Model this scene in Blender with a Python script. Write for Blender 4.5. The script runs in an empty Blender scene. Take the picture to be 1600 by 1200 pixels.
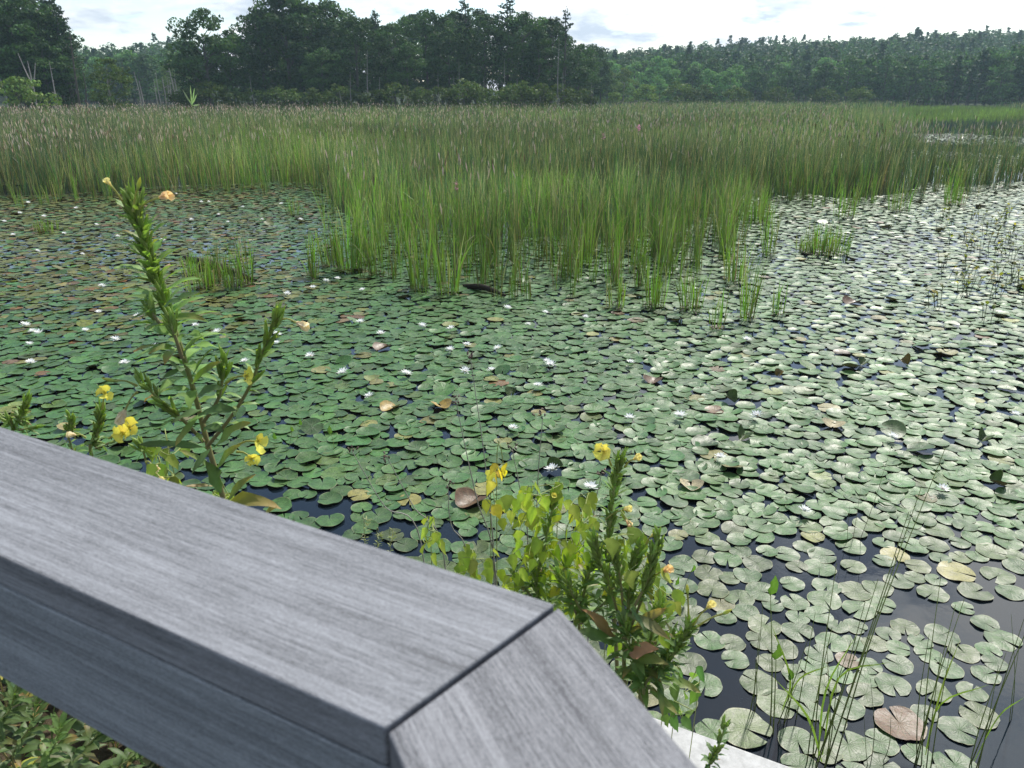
import bpy, math, random
import numpy as np
from math import radians, sin, cos, tan, atan2, pi
rng = np.random.default_rng(11)
random.seed(5)
S = bpy.context.scene
COL = S.collection

# ------------------------------------------------------------------ camera
CH, FPX, PITCH = 2.8, 1202.0, radians(20.6)
SP, CP = sin(PITCH), cos(PITCH)
cd = bpy.data.cameras.new('camera'); cam = bpy.data.objects.new('camera', cd); COL.objects.link(cam)
cam.location = (0, 0, CH); cam.rotation_euler = (radians(90) - PITCH, 0, 0)
cd.sensor_width = 36; cd.lens = 36 * FPX / 1600; cd.clip_start = 0.05; cd.clip_end = 5000
cd.dof.use_dof = True; cd.dof.focus_distance = 4.2; cd.dof.aperture_fstop = 9.0
S.camera = cam
# ------------------------------------------------------------------ light
SUN_AZ, SUN_EL = radians(30), radians(47)          # azimuth: to the right of the view (+Y)
sun_dir = np.array([sin(SUN_AZ) * cos(SUN_EL), cos(SUN_AZ) * cos(SUN_EL), sin(SUN_EL)])
w = bpy.data.worlds.new('World'); S.world = w; w.use_nodes = True
nt = w.node_tree; nt.nodes.clear()
def N(t, typ, **kw):
    n = t.nodes.new(typ)
    for k, v in kw.items():
        if k in n.inputs: n.inputs[k].default_value = v
        else: setattr(n, k, v)
    return n
def L(t, a, b): t.links.new(a, b)
def MTH(t, op, a, b=None, c=None, clamp=False):
    n = t.nodes.new('ShaderNodeMath'); n.operation = op; n.use_clamp = clamp
    for i, x in enumerate((a, b, c)):
        if x is None: continue
        if isinstance(x, (int, float)): n.inputs[i].default_value = x
        else: t.links.new(x, n.inputs[i])
    return n.outputs[0]
def RAMP(t, fac, stops):
    n = t.nodes.new('ShaderNodeValToRGB'); e = n.color_ramp.elements
    while len(e) < len(stops): e.new(0.5)
    for el, (p, c) in zip(e, stops):
        el.position = p; el.color = (*c, 1) if len(c) == 3 else c
    t.links.new(fac, n.inputs[0]); return n.outputs[0]
def MIX(t, fac, a, b, mode='MIX'):
    n = t.nodes.new('ShaderNodeMix'); n.data_type = 'RGBA'; n.blend_type = mode
    for s, x in ((0, fac), (6, a), (7, b)):
        if isinstance(x, (int, float)): n.inputs[s].default_value = x
        elif isinstance(x, tuple): n.inputs[s].default_value = (*x, 1)
        else: t.links.new(x, n.inputs[s])
    return n.outputs[2]
sky = N(nt, 'ShaderNodeTexSky', sky_type='NISHITA', sun_disc=False)
sky.sun_elevation = SUN_EL; sky.sun_rotation = SUN_AZ; sky.air_density = 1.0; sky.dust_density = 0.6; sky.ozone_density = 1.5
tc = N(nt, 'ShaderNodeTexCoord')
sep = N(nt, 'ShaderNodeSeparateXYZ'); L(nt, tc.outputs['Generated'], sep.inputs[0])
zz = MTH(nt, 'ADD', MTH(nt, 'MAXIMUM', sep.outputs[2], 0.0), 0.22)
cx = MTH(nt, 'DIVIDE', sep.outputs[0], zz); cy = MTH(nt, 'DIVIDE', sep.outputs[1], zz)
cmb = N(nt, 'ShaderNodeCombineXYZ'); L(nt, cx, cmb.inputs[0]); L(nt, cy, cmb.inputs[1]); cmb.inputs[2].default_value = 3.7
n1 = N(nt, 'ShaderNodeTexNoise', Scale=1.9, Detail=9.0, Roughness=0.58, Distortion=0.15); L(nt, cmb.outputs[0], n1.inputs['Vector'])
n2 = N(nt, 'ShaderNodeTexNoise', Scale=4.2, Detail=7.0, Roughness=0.58); L(nt, cmb.outputs[0], n2.inputs['Vector'])
hole = N(nt, 'ShaderNodeVectorMath', operation='DOT_PRODUCT'); L(nt, tc.outputs['Generated'], hole.inputs[0]); hole.inputs[1].default_value = (-0.20, 0.83, 0.52)
hk = MTH(nt, 'MULTIPLY', MTH(nt, 'POWER', MTH(nt, 'MAXIMUM', hole.outputs['Value'], 0.0), 26.0), 0.30)      # a blue opening above the pond
mask = RAMP(nt, MTH(nt, 'SUBTRACT', n1.outputs[0], hk), [(0.475, (0, 0, 0)), (0.56, (1, 1, 1))])
shade = RAMP(nt, n2.outputs[0], [(0.36, (0.52, 0.59, 0.70)), (0.49, (0.78, 0.83, 0.89)), (0.60, (1.0, 1.0, 1.0))])
vd = N(nt, 'ShaderNodeVectorMath', operation='DOT_PRODUCT'); L(nt, tc.outputs['Generated'], vd.inputs[0]); vd.inputs[1].default_value = tuple(sun_dir)
glow = MTH(nt, 'POWER', MTH(nt, 'MAXIMUM', vd.outputs['Value'], 0.0), 9.0)
gl = MTH(nt, 'ADD', MTH(nt, 'MULTIPLY', glow, 20.0), 6.3)       # clouds are brighter round the sun
gv = N(nt, 'ShaderNodeVectorMath', operation='SCALE'); L(nt, shade, gv.inputs[0]); L(nt, gl, gv.inputs['Scale'])
skc = MIX(nt, mask, sky.outputs[0], gv.outputs[0])
bg = N(nt, 'ShaderNodeBackground', Strength=0.1); L(nt, skc, bg.inputs[0])
wo = N(nt, 'ShaderNodeOutputWorld'); L(nt, bg.outputs[0], wo.inputs[0])
sd = bpy.data.lights.new('sun', 'SUN'); so = bpy.data.objects.new('sun', sd); COL.objects.link(so)
sd.energy = 3.4; sd.angle = radians(3.0); sd.color = (1.0, 0.95, 0.86)
so.rotation_euler = (radians(90) - SUN_EL, 0, pi - SUN_AZ)
so.location = (10, 10, 20)
vs = S.view_settings; vs.view_transform = 'Standard'; vs.look = 'None'; vs.exposure = 0.92; vs.gamma = 1; vs.use_curve_mapping = False
S.cycles.transparent_max_bounces = 8; S.cycles.max_bounces = 6; S.cycles.diffuse_bounces = 3
S.cycles.caustics_reflective = False; S.cycles.caustics_refractive = False

# ------------------------------------------------------------------ helpers
def ray(u, v):
    x = (u - 800) / FPX; y = -(v - 600) / FPX
    return np.array([x, CP + y * SP, -SP + y * CP])
def W(u, v, z=0.0):
    """the point of the level z seen at the photograph's pixel u, v"""
    d = ray(u, v); s = (z - CH) / d[2]; return np.array([0, 0, CH]) + d * s
def P(u, v, Y):
    d = ray(u, v); return np.array([0, 0, CH]) + d * (Y / d[1])
def proj(p):
    p = np.asarray(p, float); x = p[..., 0]; y = p[..., 1]; z = p[..., 2] - CH
    dep = y * CP - z * SP; up = y * SP + z * CP
    dep = np.where(np.abs(dep) < 1e-6, 1e-6, dep)
    return 800 + FPX * x / dep, 600 - FPX * up / dep, dep
def nrm(a):
    a = np.asarray(a, float); return a / np.maximum(np.linalg.norm(a, axis=-1, keepdims=True), 1e-9)

class MB:
    """collects vertices, faces and vertex colours and links them as ONE mesh object"""
    def __init__(s): s.v = []; s.f = []; s.c = []; s.l = []; s.n = 0
    def add(s, V, F, C, LOC=None):
        V = np.asarray(V, float).reshape(-1, 3)
        C = np.broadcast_to(np.asarray(C, float), (len(V), 3))
        s.v.append(V); s.c.append(C)
        s.l.append(np.zeros((len(V), 3)) if LOC is None else np.asarray(LOC, float).reshape(-1, 3))
        Fs = F if isinstance(F, list) and len(F) and isinstance(F[0], np.ndarray) and F[0].ndim == 2 else [np.asarray(F)]
        for f in Fs:
            if len(f): s.f.append(f + s.n)
        s.n += len(V); return s
    def mesh(s, name, mat, smooth=False):
        V = np.concatenate(s.v); C = np.concatenate(s.c); LO = np.concatenate(s.l)
        me = bpy.data.meshes.new(name)
        me.vertices.add(len(V)); me.vertices.foreach_set('co', V.astype(np.float32).ravel())
        tot = np.concatenate([np.full(len(f), f.shape[1]) for f in s.f]); idx = np.concatenate([f.ravel() for f in s.f])
        me.loops.add(len(idx)); me.loops.foreach_set('vertex_index', idx.astype(np.int32))
        me.polygons.add(len(tot))
        st = np.concatenate([[0], np.cumsum(tot)[:-1]])
        me.polygons.foreach_set('loop_start', st.astype(np.int32)); me.polygons.foreach_set('loop_total', tot.astype(np.int32))
        me.update(calc_edges=True)
        a = me.attributes.new('Col', 'FLOAT_COLOR', 'POINT')
        a.data.foreach_set('color', np.c_[C, np.ones(len(C))].astype(np.float32).ravel())
        if np.any(LO):
            b = me.attributes.new('loc', 'FLOAT_VECTOR', 'POINT'); b.data.foreach_set('vector', LO.astype(np.float32).ravel())
        me.polygons.foreach_set('use_smooth', np.full(len(tot), smooth))
        me.materials.append(mat); me.validate(); return me
    def build(s, name, mat, parent=None, smooth=False):
        o = bpy.data.objects.new(name, s.mesh(name, mat, smooth)); COL.objects.link(o)
        if parent is not None:
            o.parent = parent; o.matrix_parent_inverse.identity()
        return o
def tag(o, label=None, cat=None, group=None, kind=None):
    for k, x in (('label', label), ('category', cat), ('group', group), ('kind', kind)):
        if x: o[k] = x
    return o
def thing(name, loc, label, cat, group=None, rz=0.0, sc=1.0):
    o = bpy.data.objects.new(name, None); COL.objects.link(o); o.empty_display_size = 0.1
    o.location = tuple(loc); o.rotation_euler = (0, 0, rz); o.scale = (sc, sc, sc)
    return tag(o, label, cat, group)
def part(mb, name, mat, parent, smooth=True):
    """mesh given in world coordinates, linked as a child of an unrotated Empty"""
    off = np.array(parent.location); mb.v = [v - off for v in mb.v]
    return mb.build(name, mat, parent, smooth)
def child(me, name, parent):
    o = bpy.data.objects.new(name, me); COL.objects.link(o); o.parent = parent; return o

def grid_faces(n, rows, cols, closed=False):
    """quads of n grids of rows x cols vertices"""
    cc = cols if closed else cols - 1
    i, j = np.meshgrid(np.arange(rows - 1), np.arange(cc), indexing='ij')
    a = i * cols + j; b = i * cols + (j + 1) % cols
    q = np.stack([a, b, b + cols, a + cols], -1).reshape(-1, 4)
    return (q[None] + (np.arange(n) * rows * cols)[:, None, None]).reshape(-1, 4)
def tube(mb, pts, rad, col, sides=6, cap=True):
    pts = np.asarray(pts, float); n = len(pts)
    rad = np.interp(np.linspace(0, 1, n), np.linspace(0, 1, len(rad)), rad) if not np.isscalar(rad) else np.full(n, rad)
    T = nrm(np.gradient(pts, axis=0)); ref = np.array([0.3, 0.9, 0.1]) if abs(T[0][2]) > .7 else np.array([0, 0, 1.0])
    U = nrm(np.cross(T, ref)); Vv = np.cross(T, U); a = np.linspace(0, 2 * pi, sides, endpoint=False)
    ring = pts[:, None] + rad[:, None, None] * (U[:, None] * np.cos(a)[None, :, None] + Vv[:, None] * np.sin(a)[None, :, None])
    col = np.asarray(col, float)
    C = np.repeat(col, sides, axis=0) if col.ndim == 2 else col
    mb.add(ring.reshape(-1, 3), grid_faces(1, n, sides, True), C)
def curve_pts(ctrl, n):
    """smooth Catmull-Rom through ctrl"""
    c = np.asarray(ctrl, float)
    if len(c) == 2: return c[0] + (c[1] - c[0]) * np.linspace(0, 1, n)[:, None]
    e = np.vstack([2 * c[0] - c[1], c, 2 * c[-1] - c[-2]]); out = []
    for t in np.linspace(0, len(c) - 1, n):
        i = min(int(t), len(c) - 2); f = t - i; p0, p1, p2, p3 = e[i:i + 4]
        out.append(0.5 * (2 * p1 + (p2 - p0) * f + (2 * p0 - 5 * p1 + 4 * p2 - p3) * f * f + (3 * p1 - p0 - 3 * p2 + p3) * f ** 3))
    return np.array(out)
def blades(mb, base, h, wd, az, lean, bend, col_a, col_b, segs=4, zb=0.0):
    """upright leaf blades: base (n,2); heights, widths, lean azimuth, lean and bend at the tip in metres; colours at base and tip (n,3)"""
    n = len(base); K = segs + 1; t = np.linspace(0, 1, K)
    d = np.stack([np.cos(az), np.sin(az)], -1)
    off = lean[:, None] * t + bend[:, None] * t ** 3
    zc = h[:, None] * (t[None] - 0.0) - (np.abs(bend)[:, None] * 0.45) * t ** 5 + zb
    c = np.concatenate([base[:, None] + d[:, None] * off[..., None], zc[..., None]], -1)
    fa = rng.uniform(0, pi, n); wv = np.stack([np.cos(fa), np.sin(fa), np.zeros(n)], -1)
    prof = np.minimum(1, 0.55 + 1.2 * t) * np.clip(1 - t ** 3.2, 0.04, 1)
    s = wv[:, None] * (wd[:, None] * prof * 0.5)[..., None]
    V = np.stack([c - s, c + s], 2).reshape(-1, 3)
    C = col_a[:, None] + (col_b - col_a)[:, None] * (t ** 1.5)[None, :, None]
    mb.add(V, grid_faces(n, K, 2), np.repeat(C.reshape(-1, 3), 2, axis=0))
LANCE = np.array([0.10, 0.55, 0.92, 1.0, 0.86, 0.55, 0.03])
HEART = np.array([0.42, 0.95, 1.0, 0.86, 0.62, 0.30, 0.02])
SPEAR = np.array([0.35, 0.85, 1.0, 0.88, 0.62, 0.32, 0.02])
PETAL = np.array([0.10, 0.26, 0.52, 0.84, 1.0, 0.88, 0.42])
def leaves(mb, org, dr, up, ln, wd, droop, col, prof=LANCE, fold=0.25, wave=0.06, tip=None):
    """n leaves of three vertex columns, bending down by droop (fraction of length)"""
    org = np.asarray(org, float); n = len(org); K = len(prof); t = np.linspace(0, 1, K)
    dr = nrm(dr); sd_ = nrm(np.cross(dr, up)); nn = np.cross(sd_, dr)
    ln = np.broadcast_to(ln, n); wd = np.broadcast_to(wd, n); droop = np.broadcast_to(droop, n)
    c = org[:, None] + dr[:, None] * (ln[:, None] * t * (1 - 0.18 * np.abs(droop)[:, None] * t))[..., None]
    c = c - np.array([0, 0, 1.0]) * (ln[:, None] * droop[:, None] * t ** 2)[..., None]
    hw = (wd[:, None] * prof * 0.5)
    wob = 1 + wave * 3 * rng.normal(0, 1, (n, K, 2))
    lift = fold * hw
    wz = wave * ln[:, None] * rng.normal(0, 1, (n, K)) * 0.35
    l_ = c - sd_[:, None] * (hw * wob[..., 0])[..., None] + nn[:, None] * (lift + wz)[..., None]
    r_ = c + sd_[:, None] * (hw * wob[..., 1])[..., None] + nn[:, None] * (lift - wz)[..., None]
    V = np.stack([l_, c, r_], 2).reshape(-1, 3)
    col = np.broadcast_to(np.asarray(col, float), (n, 3))
    C = np.repeat(col[:, None], K, 1)
    if tip is not None:
        tip = np.broadcast_to(np.asarray(tip, float), (n, 3)); C = C + (tip - col)[:, None] * (t ** 2.5)[None, :, None]
    C = np.repeat(C.reshape(-1, 3), 3, 0)
    C = C.reshape(-1, 3, 3); C[:, 1] = C[:, 1] * 1.22 + 0.01; C = C.reshape(-1, 3)
    mb.add(V, grid_faces(n, K, 3), C)
def spindles(mb, org, dr, ln, r, col, sides=6, prof=(0.35, 0.8, 1.0, 0.75, 0.12), bendz=0.0, tip=None):
    org = np.asarray(org, float); n = len(org); K = len(prof); t = np.linspace(0, 1, K)
    dr = nrm(dr); ref = np.where(np.abs(dr[:, 2:3]) > .8, [[1.0, 0.2, 0]], [[0, 0, 1.0]])
    U = nrm(np.cross(dr, ref)); Vv = np.cross(dr, U); a = np.linspace(0, 2 * pi, sides, endpoint=False)
    ln = np.broadcast_to(ln, n); r = np.broadcast_to(r, n)
    c = org[:, None] + dr[:, None] * (ln[:, None] * t)[..., None]; c[..., 2] += bendz * ln[:, None] * t ** 2
    rr = r[:, None] * np.array(prof)
    V = c[:, :, None] + rr[..., None, None] * (U[:, None, None] * np.cos(a)[None, None, :, None] + Vv[:, None, None] * np.sin(a)[None, None, :, None])
    col = np.broadcast_to(np.asarray(col, float), (n, 3)); C = np.repeat(col[:, None], K, 1)
    if tip is not None: C = C + (np.asarray(tip) - col)[:, None] * (t ** 1.5)[None, :, None]
    mb.add(V.reshape(-1, 3), grid_faces(n, K, sides, True), np.repeat(C.reshape(-1, 3), sides, 0))
def jit(c, n, s=0.18):
    """n colours round c"""
    c = np.asarray(c, float); return np.clip(c * (1 + rng.normal(0, s, (n, 1))) * (1 + rng.normal(0, s * 0.35, (n, 3))), 0.004, 0.95)

# ------------------------------------------------------------------ materials
def mat_new(name):
    m = bpy.data.materials.new(name); m.use_nodes = True; t = m.node_tree; t.nodes.clear()
    return m, t, N(t, 'ShaderNodeOutputMaterial')
def leaf_mat(name, rough=0.5, trans=0.3, nscale=30.0, namp=0.35, spec=0.4, tint=(1.25, 1.35, 0.5), bump=0.0):
    m, t, out = mat_new(name)
    at = N(t, 'ShaderNodeAttribute', attribute_name='Col')
    g = N(t, 'ShaderNodeNewGeometry')
    no = N(t, 'ShaderNodeTexNoise', Scale=nscale, Detail=3.0); L(t, g.outputs['Position'], no.inputs['Vector'])
    k = MTH(t, 'ADD', MTH(t, 'MULTIPLY', no.outputs[0], 2 * namp), 1 - namp)
    sc = N(t, 'ShaderNodeVectorMath', operation='SCALE'); L(t, at.outputs['Color'], sc.inputs[0]); L(t, k, sc.inputs['Scale'])
    p = N(t, 'ShaderNodeBsdfPrincipled', Roughness=rough); p.inputs['Specular IOR Level'].default_value = spec
    L(t, sc.outputs[0], p.inputs['Base Color'])
    if bump:
        b = N(t, 'ShaderNodeBump', Strength=bump, Distance=0.003); L(t, no.outputs[0], b.inputs['Height']); L(t, b.outputs[0], p.inputs['Normal'])
    if trans > 0:
        tr = N(t, 'ShaderNodeBsdfTranslucent')
        tm = N(t, 'ShaderNodeVectorMath', operation='MULTIPLY'); L(t, sc.outputs[0], tm.inputs[0]); tm.inputs[1].default_value = tint
        L(t, tm.outputs[0], tr.inputs['Color'])
        mx = N(t, 'ShaderNodeMixShader'); mx.inputs[0].default_value = trans
        L(t, p.outputs[0], mx.inputs[1]); L(t, tr.outputs[0], mx.inputs[2]); L(t, mx.outputs[0], out.inputs[0])
    else: L(t, p.outputs[0], out.inputs[0])
    return m
M = {}
M['reed'] = leaf_mat('reed', 0.5, 0.35, 6.0, 0.25, tint=(.85, 1.25, .5))
M['tree'] = leaf_mat('tree_foliage', 0.6, 0.22, 0.25, 0.45, spec=0.1)
M['bark'] = leaf_mat('bark', 0.9, 0.0, 3.0, 0.35, spec=0.1)
M['herb'] = leaf_mat('herb', 0.5, 0.45, 60.0, 0.25, bump=0.3)
M['vine'] = leaf_mat('vine', 0.5, 0.5, 70.0, 0.25, bump=0.3)
M['petal'] = leaf_mat('petal', 0.5, 0.4, 90.0, 0.12, tint=(1.05, 1.0, 0.8))
M['white_petal'] = leaf_mat('white_petal', 0.4, 0.3, 90.0, 0.06, tint=(1, 1, 1))
M['stalk'] = leaf_mat('stalk', 0.6, 0.0, 50.0, 0.3)
# lily pads
m, t, out = mat_new('lily_pad'); M['pad'] = m
at = N(t, 'ShaderNodeAttribute', attribute_name='Col'); lo = N(t, 'ShaderNodeAttribute', attribute_name='loc')
g = N(t, 'ShaderNodeNewGeometry'); sx = N(t, 'ShaderNodeSeparateXYZ'); L(t, lo.outputs['Vector'], sx.inputs[0])
r2 = MTH(t, 'SQRT', MTH(t, 'ADD', MTH(t, 'MULTIPLY', sx.outputs[0], sx.outputs[0]), MTH(t, 'MULTIPLY', sx.outputs[1], sx.outputs[1])))
an = MTH(t, 'ARCTAN2', sx.outputs[1], sx.outputs[0])
nv = N(t, 'ShaderNodeTexNoise', Scale=9.0, Detail=2.0); L(t, g.outputs['Position'], nv.inputs['Vector'])
wob = MTH(t, 'MULTIPLY', nv.outputs[0], 1.2)
ve = MTH(t, 'POWER', MTH(t, 'ABSOLUTE', MTH(t, 'SINE', MTH(t, 'ADD', MTH(t, 'MULTIPLY', an, 8.0), wob))), 14.0)
ve = MTH(t, 'MULTIPLY', ve, MTH(t, 'SUBTRACT', 1.0, r2, clamp=True))
sp = N(t, 'ShaderNodeTexNoise', Scale=130.0, Detail=2.0, Roughness=0.6); L(t, g.outputs['Position'], sp.inputs['Vector'])
spk = RAMP(t, sp.outputs[0], [(0.36, (1, 1, 1)), (0.42, (0, 0, 0)), (0.60, (0, 0, 0)), (0.68, (0.0, 0.0, 0.0))])
bl = N(t, 'ShaderNodeTexNoise', Scale=22.0, Detail=4.0, Roughness=0.65); L(t, g.outputs['Position'], bl.inputs['Vector'])
k = MTH(t, 'ADD', MTH(t, 'MULTIPLY', bl.outputs[0], 1.5), 0.15)
sc = N(t, 'ShaderNodeVectorMath', operation='SCALE'); L(t, at.outputs['Color'], sc.inputs[0]); L(t, k, sc.inputs['Scale'])
c1 = MIX(t, MTH(t, 'MULTIPLY', ve, 0.42), sc.outputs[0], (0.22, 0.27, 0.13))
c1 = MIX(t, MTH(t, 'MULTIPLY', spk, 0.85), c1, (0.02, 0.03, 0.012))
rim = MTH(t, 'MULTIPLY', MTH(t, 'GREATER_THAN', r2, 0.975), 0.45)
c1 = MIX(t, rim, c1, (0.26, 0.25, 0.14))
c1 = MIX(t, MTH(t, 'MULTIPLY', g.outputs['Backfacing'], 0.7), c1, (0.10, 0.075, 0.035))
p = N(t, 'ShaderNodeBsdfPrincipled'); L(t, c1, p.inputs['Base Color']); p.inputs['Specular IOR Level'].default_value = 0.30
rr = MTH(t, 'ADD', MTH(t, 'MULTIPLY', bl.outputs[0], 0.3), 0.30); L(t, rr, p.inputs['Roughness'])
bh = MTH(t, 'ADD', MTH(t, 'MULTIPLY', ve, -0.35), MTH(t, 'MULTIPLY', bl.outputs[0], 1.6))
bp = N(t, 'ShaderNodeBump', Strength=0.45, Distance=0.005); L(t, bh, bp.inputs['Height']); L(t, bp.outputs[0], p.inputs['Normal'])
tr = N(t, 'ShaderNodeBsdfTranslucent'); L(t, c1, tr.inputs[0]); mx = N(t, 'ShaderNodeMixShader'); mx.inputs[0].default_value = 0.12
L(t, p.outputs[0], mx.inputs[1]); L(t, tr.outputs[0], mx.inputs[2]); L(t, mx.outputs[0], out.inputs[0])
# water
m, t, out = mat_new('pond_water'); M['water'] = m
p = N(t, 'ShaderNodeBsdfPrincipled', Roughness=0.04, IOR=1.33); p.inputs['Base Color'].default_value = (0.006, 0.011, 0.016, 1)
g = N(t, 'ShaderNodeNewGeometry'); nb = N(t, 'ShaderNodeTexNoise', Scale=3.0, Detail=4.0); L(t, g.outputs['Position'], nb.inputs['Vector'])
bp = N(t, 'ShaderNodeBump', Strength=0.12, Distance=0.02); L(t, nb.outputs[0], bp.inputs['Height']); L(t, bp.outputs[0], p.inputs['Normal'])
L(t, p.outputs[0], out.inputs[0])
# soils
def soil(name, ca, cb, scale):
    m, t, out = mat_new(name); g = N(t, 'ShaderNodeNewGeometry')
    n = N(t, 'ShaderNodeTexNoise', Scale=scale, Detail=6.0, Roughness=0.7); L(t, g.outputs['Position'], n.inputs['Vector'])
    c = RAMP(t, n.outputs[0], [(0.3, ca), (0.7, cb)])
    p = N(t, 'ShaderNodeBsdfPrincipled', Roughness=0.95); L(t, c, p.inputs['Base Color']); p.inputs['Specular IOR Level'].default_value = 0.1
    b = N(t, 'ShaderNodeBump', Strength=0.8, Distance=0.05); L(t, n.outputs[0], b.inputs['Height']); L(t, b.outputs[0], p.inputs['Normal'])
    L(t, p.outputs[0], out.inputs[0]); return m
M['peat'] = soil('marsh_peat', (0.018, 0.022, 0.010), (0.045, 0.055, 0.022), 2.0)
M['soil'] = soil('bank_soil', (0.02, 0.016, 0.01), (0.09, 0.07, 0.045), 14.0)
M['forest_floor'] = soil('forest_floor', (0.012, 0.02, 0.01), (0.035, 0.05, 0.02), 0.2)
# weathered wood, grain along local X
def wood(name, dark, light, seed):
    m, t, out = mat_new(name); tc = N(t, 'ShaderNodeTexCoord')
    def nz(sx_, sy_, det, rough=0.6, dist=0.0):
        mp = N(t, 'ShaderNodeMapping'); mp.inputs['Scale'].default_value = (sx_, sy_, sy_); mp.inputs['Location'].default_value = (seed, seed * 2, 0)
        L(t, tc.outputs['Object'], mp.inputs[0]); n = N(t, 'ShaderNodeTexNoise', Scale=1.0, Detail=det, Roughness=rough, Distortion=dist)
        L(t, mp.outputs[0], n.inputs['Vector']); return n.outputs[0]
    fib = nz(9, 560, 4.0, 0.75); band = nz(0.9, 70, 4.0, 0.6, 0.1); blot = nz(5, 30, 3.0); fine = nz(110, 900, 2.0, 0.8); fuzz = nz(420, 700, 1.0, 0.6)
    a = MTH(t, 'ADD', MTH(t, 'MULTIPLY', fib, 0.62), MTH(t, 'MULTIPLY', band, 0.40))
    a = MTH(t, 'ADD', a, MTH(t, 'MULTIPLY', blot, 0.20)); a = MTH(t, 'ADD', a, MTH(t, 'MULTIPLY', fine, 0.45))
    a = MTH(t, 'ADD', a, MTH(t, 'MULTIPLY', fuzz, 0.28))
    c = RAMP(t, MTH(t, 'SUBTRACT', a, 0.47), [(0.36, dark), (0.50, tuple((x + y) / 2 * 0.97 for x, y in zip(dark, light))), (0.66, light)])
    knot = RAMP(t, nz(7, 40, 2.0, 0.5, 0.3), [(0.20, (0.55, 0.55, 0.55)), (0.30, (1, 1, 1))])
    c = MIX(t, 0.6, c, knot, 'MULTIPLY')
    p = N(t, 'ShaderNodeBsdfPrincipled', Roughness=0.75); L(t, c, p.inputs['Base Color']); p.inputs['Specular IOR Level'].default_value = 0.3
    b = N(t, 'ShaderNodeBump', Strength=0.35, Distance=0.0012); L(t, a, b.inputs['Height']); L(t, b.outputs[0], p.inputs['Normal'])
    L(t, p.outputs[0], out.inputs[0]); return m
M['cap'] = wood('weathered_cap_board', (0.085, 0.088, 0.095), (0.25, 0.26, 0.28), 0.0)
M['cap2'] = wood('weathered_short_board', (0.062, 0.064, 0.072), (0.235, 0.24, 0.255), 7.3)
M['side'] = wood('weathered_side_board', (0.12, 0.13, 0.142), (0.30, 0.325, 0.35), 3.1)
m, t, out = mat_new('pale_concrete'); M['concrete'] = m
g = N(t, 'ShaderNodeNewGeometry'); n = N(t, 'ShaderNodeTexNoise', Scale=25.0, Detail=6.0, Roughness=0.7); L(t, g.outputs['Position'], n.inputs['Vector'])
c = RAMP(t, n.outputs[0], [(0.3, (0.27, 0.27, 0.26)), (0.6, (0.43, 0.43, 0.42))])
p = N(t, 'ShaderNodeBsdfPrincipled', Roughness=0.85); L(t, c, p.inputs['Base Color'])
b = N(t, 'ShaderNodeBump', Strength=0.3, Distance=0.004); L(t, n.outputs[0], b.inputs['Height']); L(t, b.outputs[0], p.inputs['Normal']); L(t, p.outputs[0], out.inputs[0])

# ------------------------------------------------------------------ setting: water, marsh, land, hill
mb = MB(); R_ = 1500
mb.add([[-425, -28, 0], [565, -28, 0], [565, 655, 0], [-425, 655, 0]], np.array([[0, 1, 2, 3]]), (0, 0, 0))
tag(mb.build('water', M['water']), 'dark still pond water between the lily pads', kind='structure')
EU = np.array([-400, 0, 100, 250, 420, 490, 505, 512, 530, 560, 640, 720, 800, 900, 980, 1050, 1100, 1150, 1172, 1182, 1200, 1250, 1300, 1350, 1420, 1450, 1500, 1550, 1600, 1750, 2100.0])
EV = np.array([330, 321, 318, 306, 300, 294, 330, 400, 424, 432, 446, 458, 463, 460, 462, 452, 436, 402, 370, 345, 325, 316, 324, 324, 316, 300, 308, 302, 292, 286, 280.0])
def edge_v(u): return np.interp(u, EU, EV)
us = np.linspace(-400, 1385, 70)
near = np.array([W(u, min(edge_v(u), edge_v(u - 40), edge_v(u + 40), 322) - (40 if 470 < u < 1230 else 30), 0.012) for u in us])
far = near.copy(); k = 240 / near[:, 1]; far[:, 0] *= k; far[:, 1] = 240
mid = near + (far - near) * 0.2
mid[:, 2] = far[:, 2] = 0.05
V = np.stack([near, mid, far], 0).reshape(-1, 3)
mb = MB(); mb.add(V, grid_faces(1, 3, len(us)), (0, 0, 0))
tag(mb.build('marsh_ground', M['peat']), 'dark peat under the cattails', kind='structure')
def ss(x, a, b): t_ = np.clip((x - a) / (b - a), 0, 1); return t_ * t_ * (3 - 2 * t_)
def shore_y(x):   # where the marsh ends and dry land begins
    return np.interp(x, [-400, -75, -60, -52, -36, -30, -20, 12, 20, 30, 60, 130, 400], [105, 112, 120, 205, 205, 132, 128, 130, 150, 196, 205, 215, 190])
def land_z(x, y):
    x = np.asarray(x, float); y = np.asarray(y, float)
    b = -0.8 + 1.3 * ss(y - shore_y(x), -4, 4)
    crest = np.interp(x, [-400, -200, -60, 0, 45, 120, 200, 270, 420, 700], [18, 16, 9, 3, 8, 13.5, 16.5, 19.5, 24, 26])
    rise = ss(y, 225, 420) * crest * (1 - 0.35 * ss(y, 440, 620))
    return b + np.where(y > 215, rise, 0) + 0.8 * np.sin(x * 0.05) * np.sin(y * 0.043) * ss(y, 235, 300)
gx = np.linspace(-420, 560, 150); gy = np.concatenate([np.linspace(100, 240, 60), np.linspace(246, 640, 55)])
X, Y = np.meshgrid(gx, gy); V = np.stack([X, Y, land_z(X, Y)], -1).reshape(-1, 3)
mb = MB(); mb.add(V, grid_faces(1, len(gy), len(gx)), (0, 0, 0))
tag(mb.build('wooded_hills', M['forest_floor'], smooth=True), 'wooded land and low ridge beyond the marsh', kind='structure')
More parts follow.
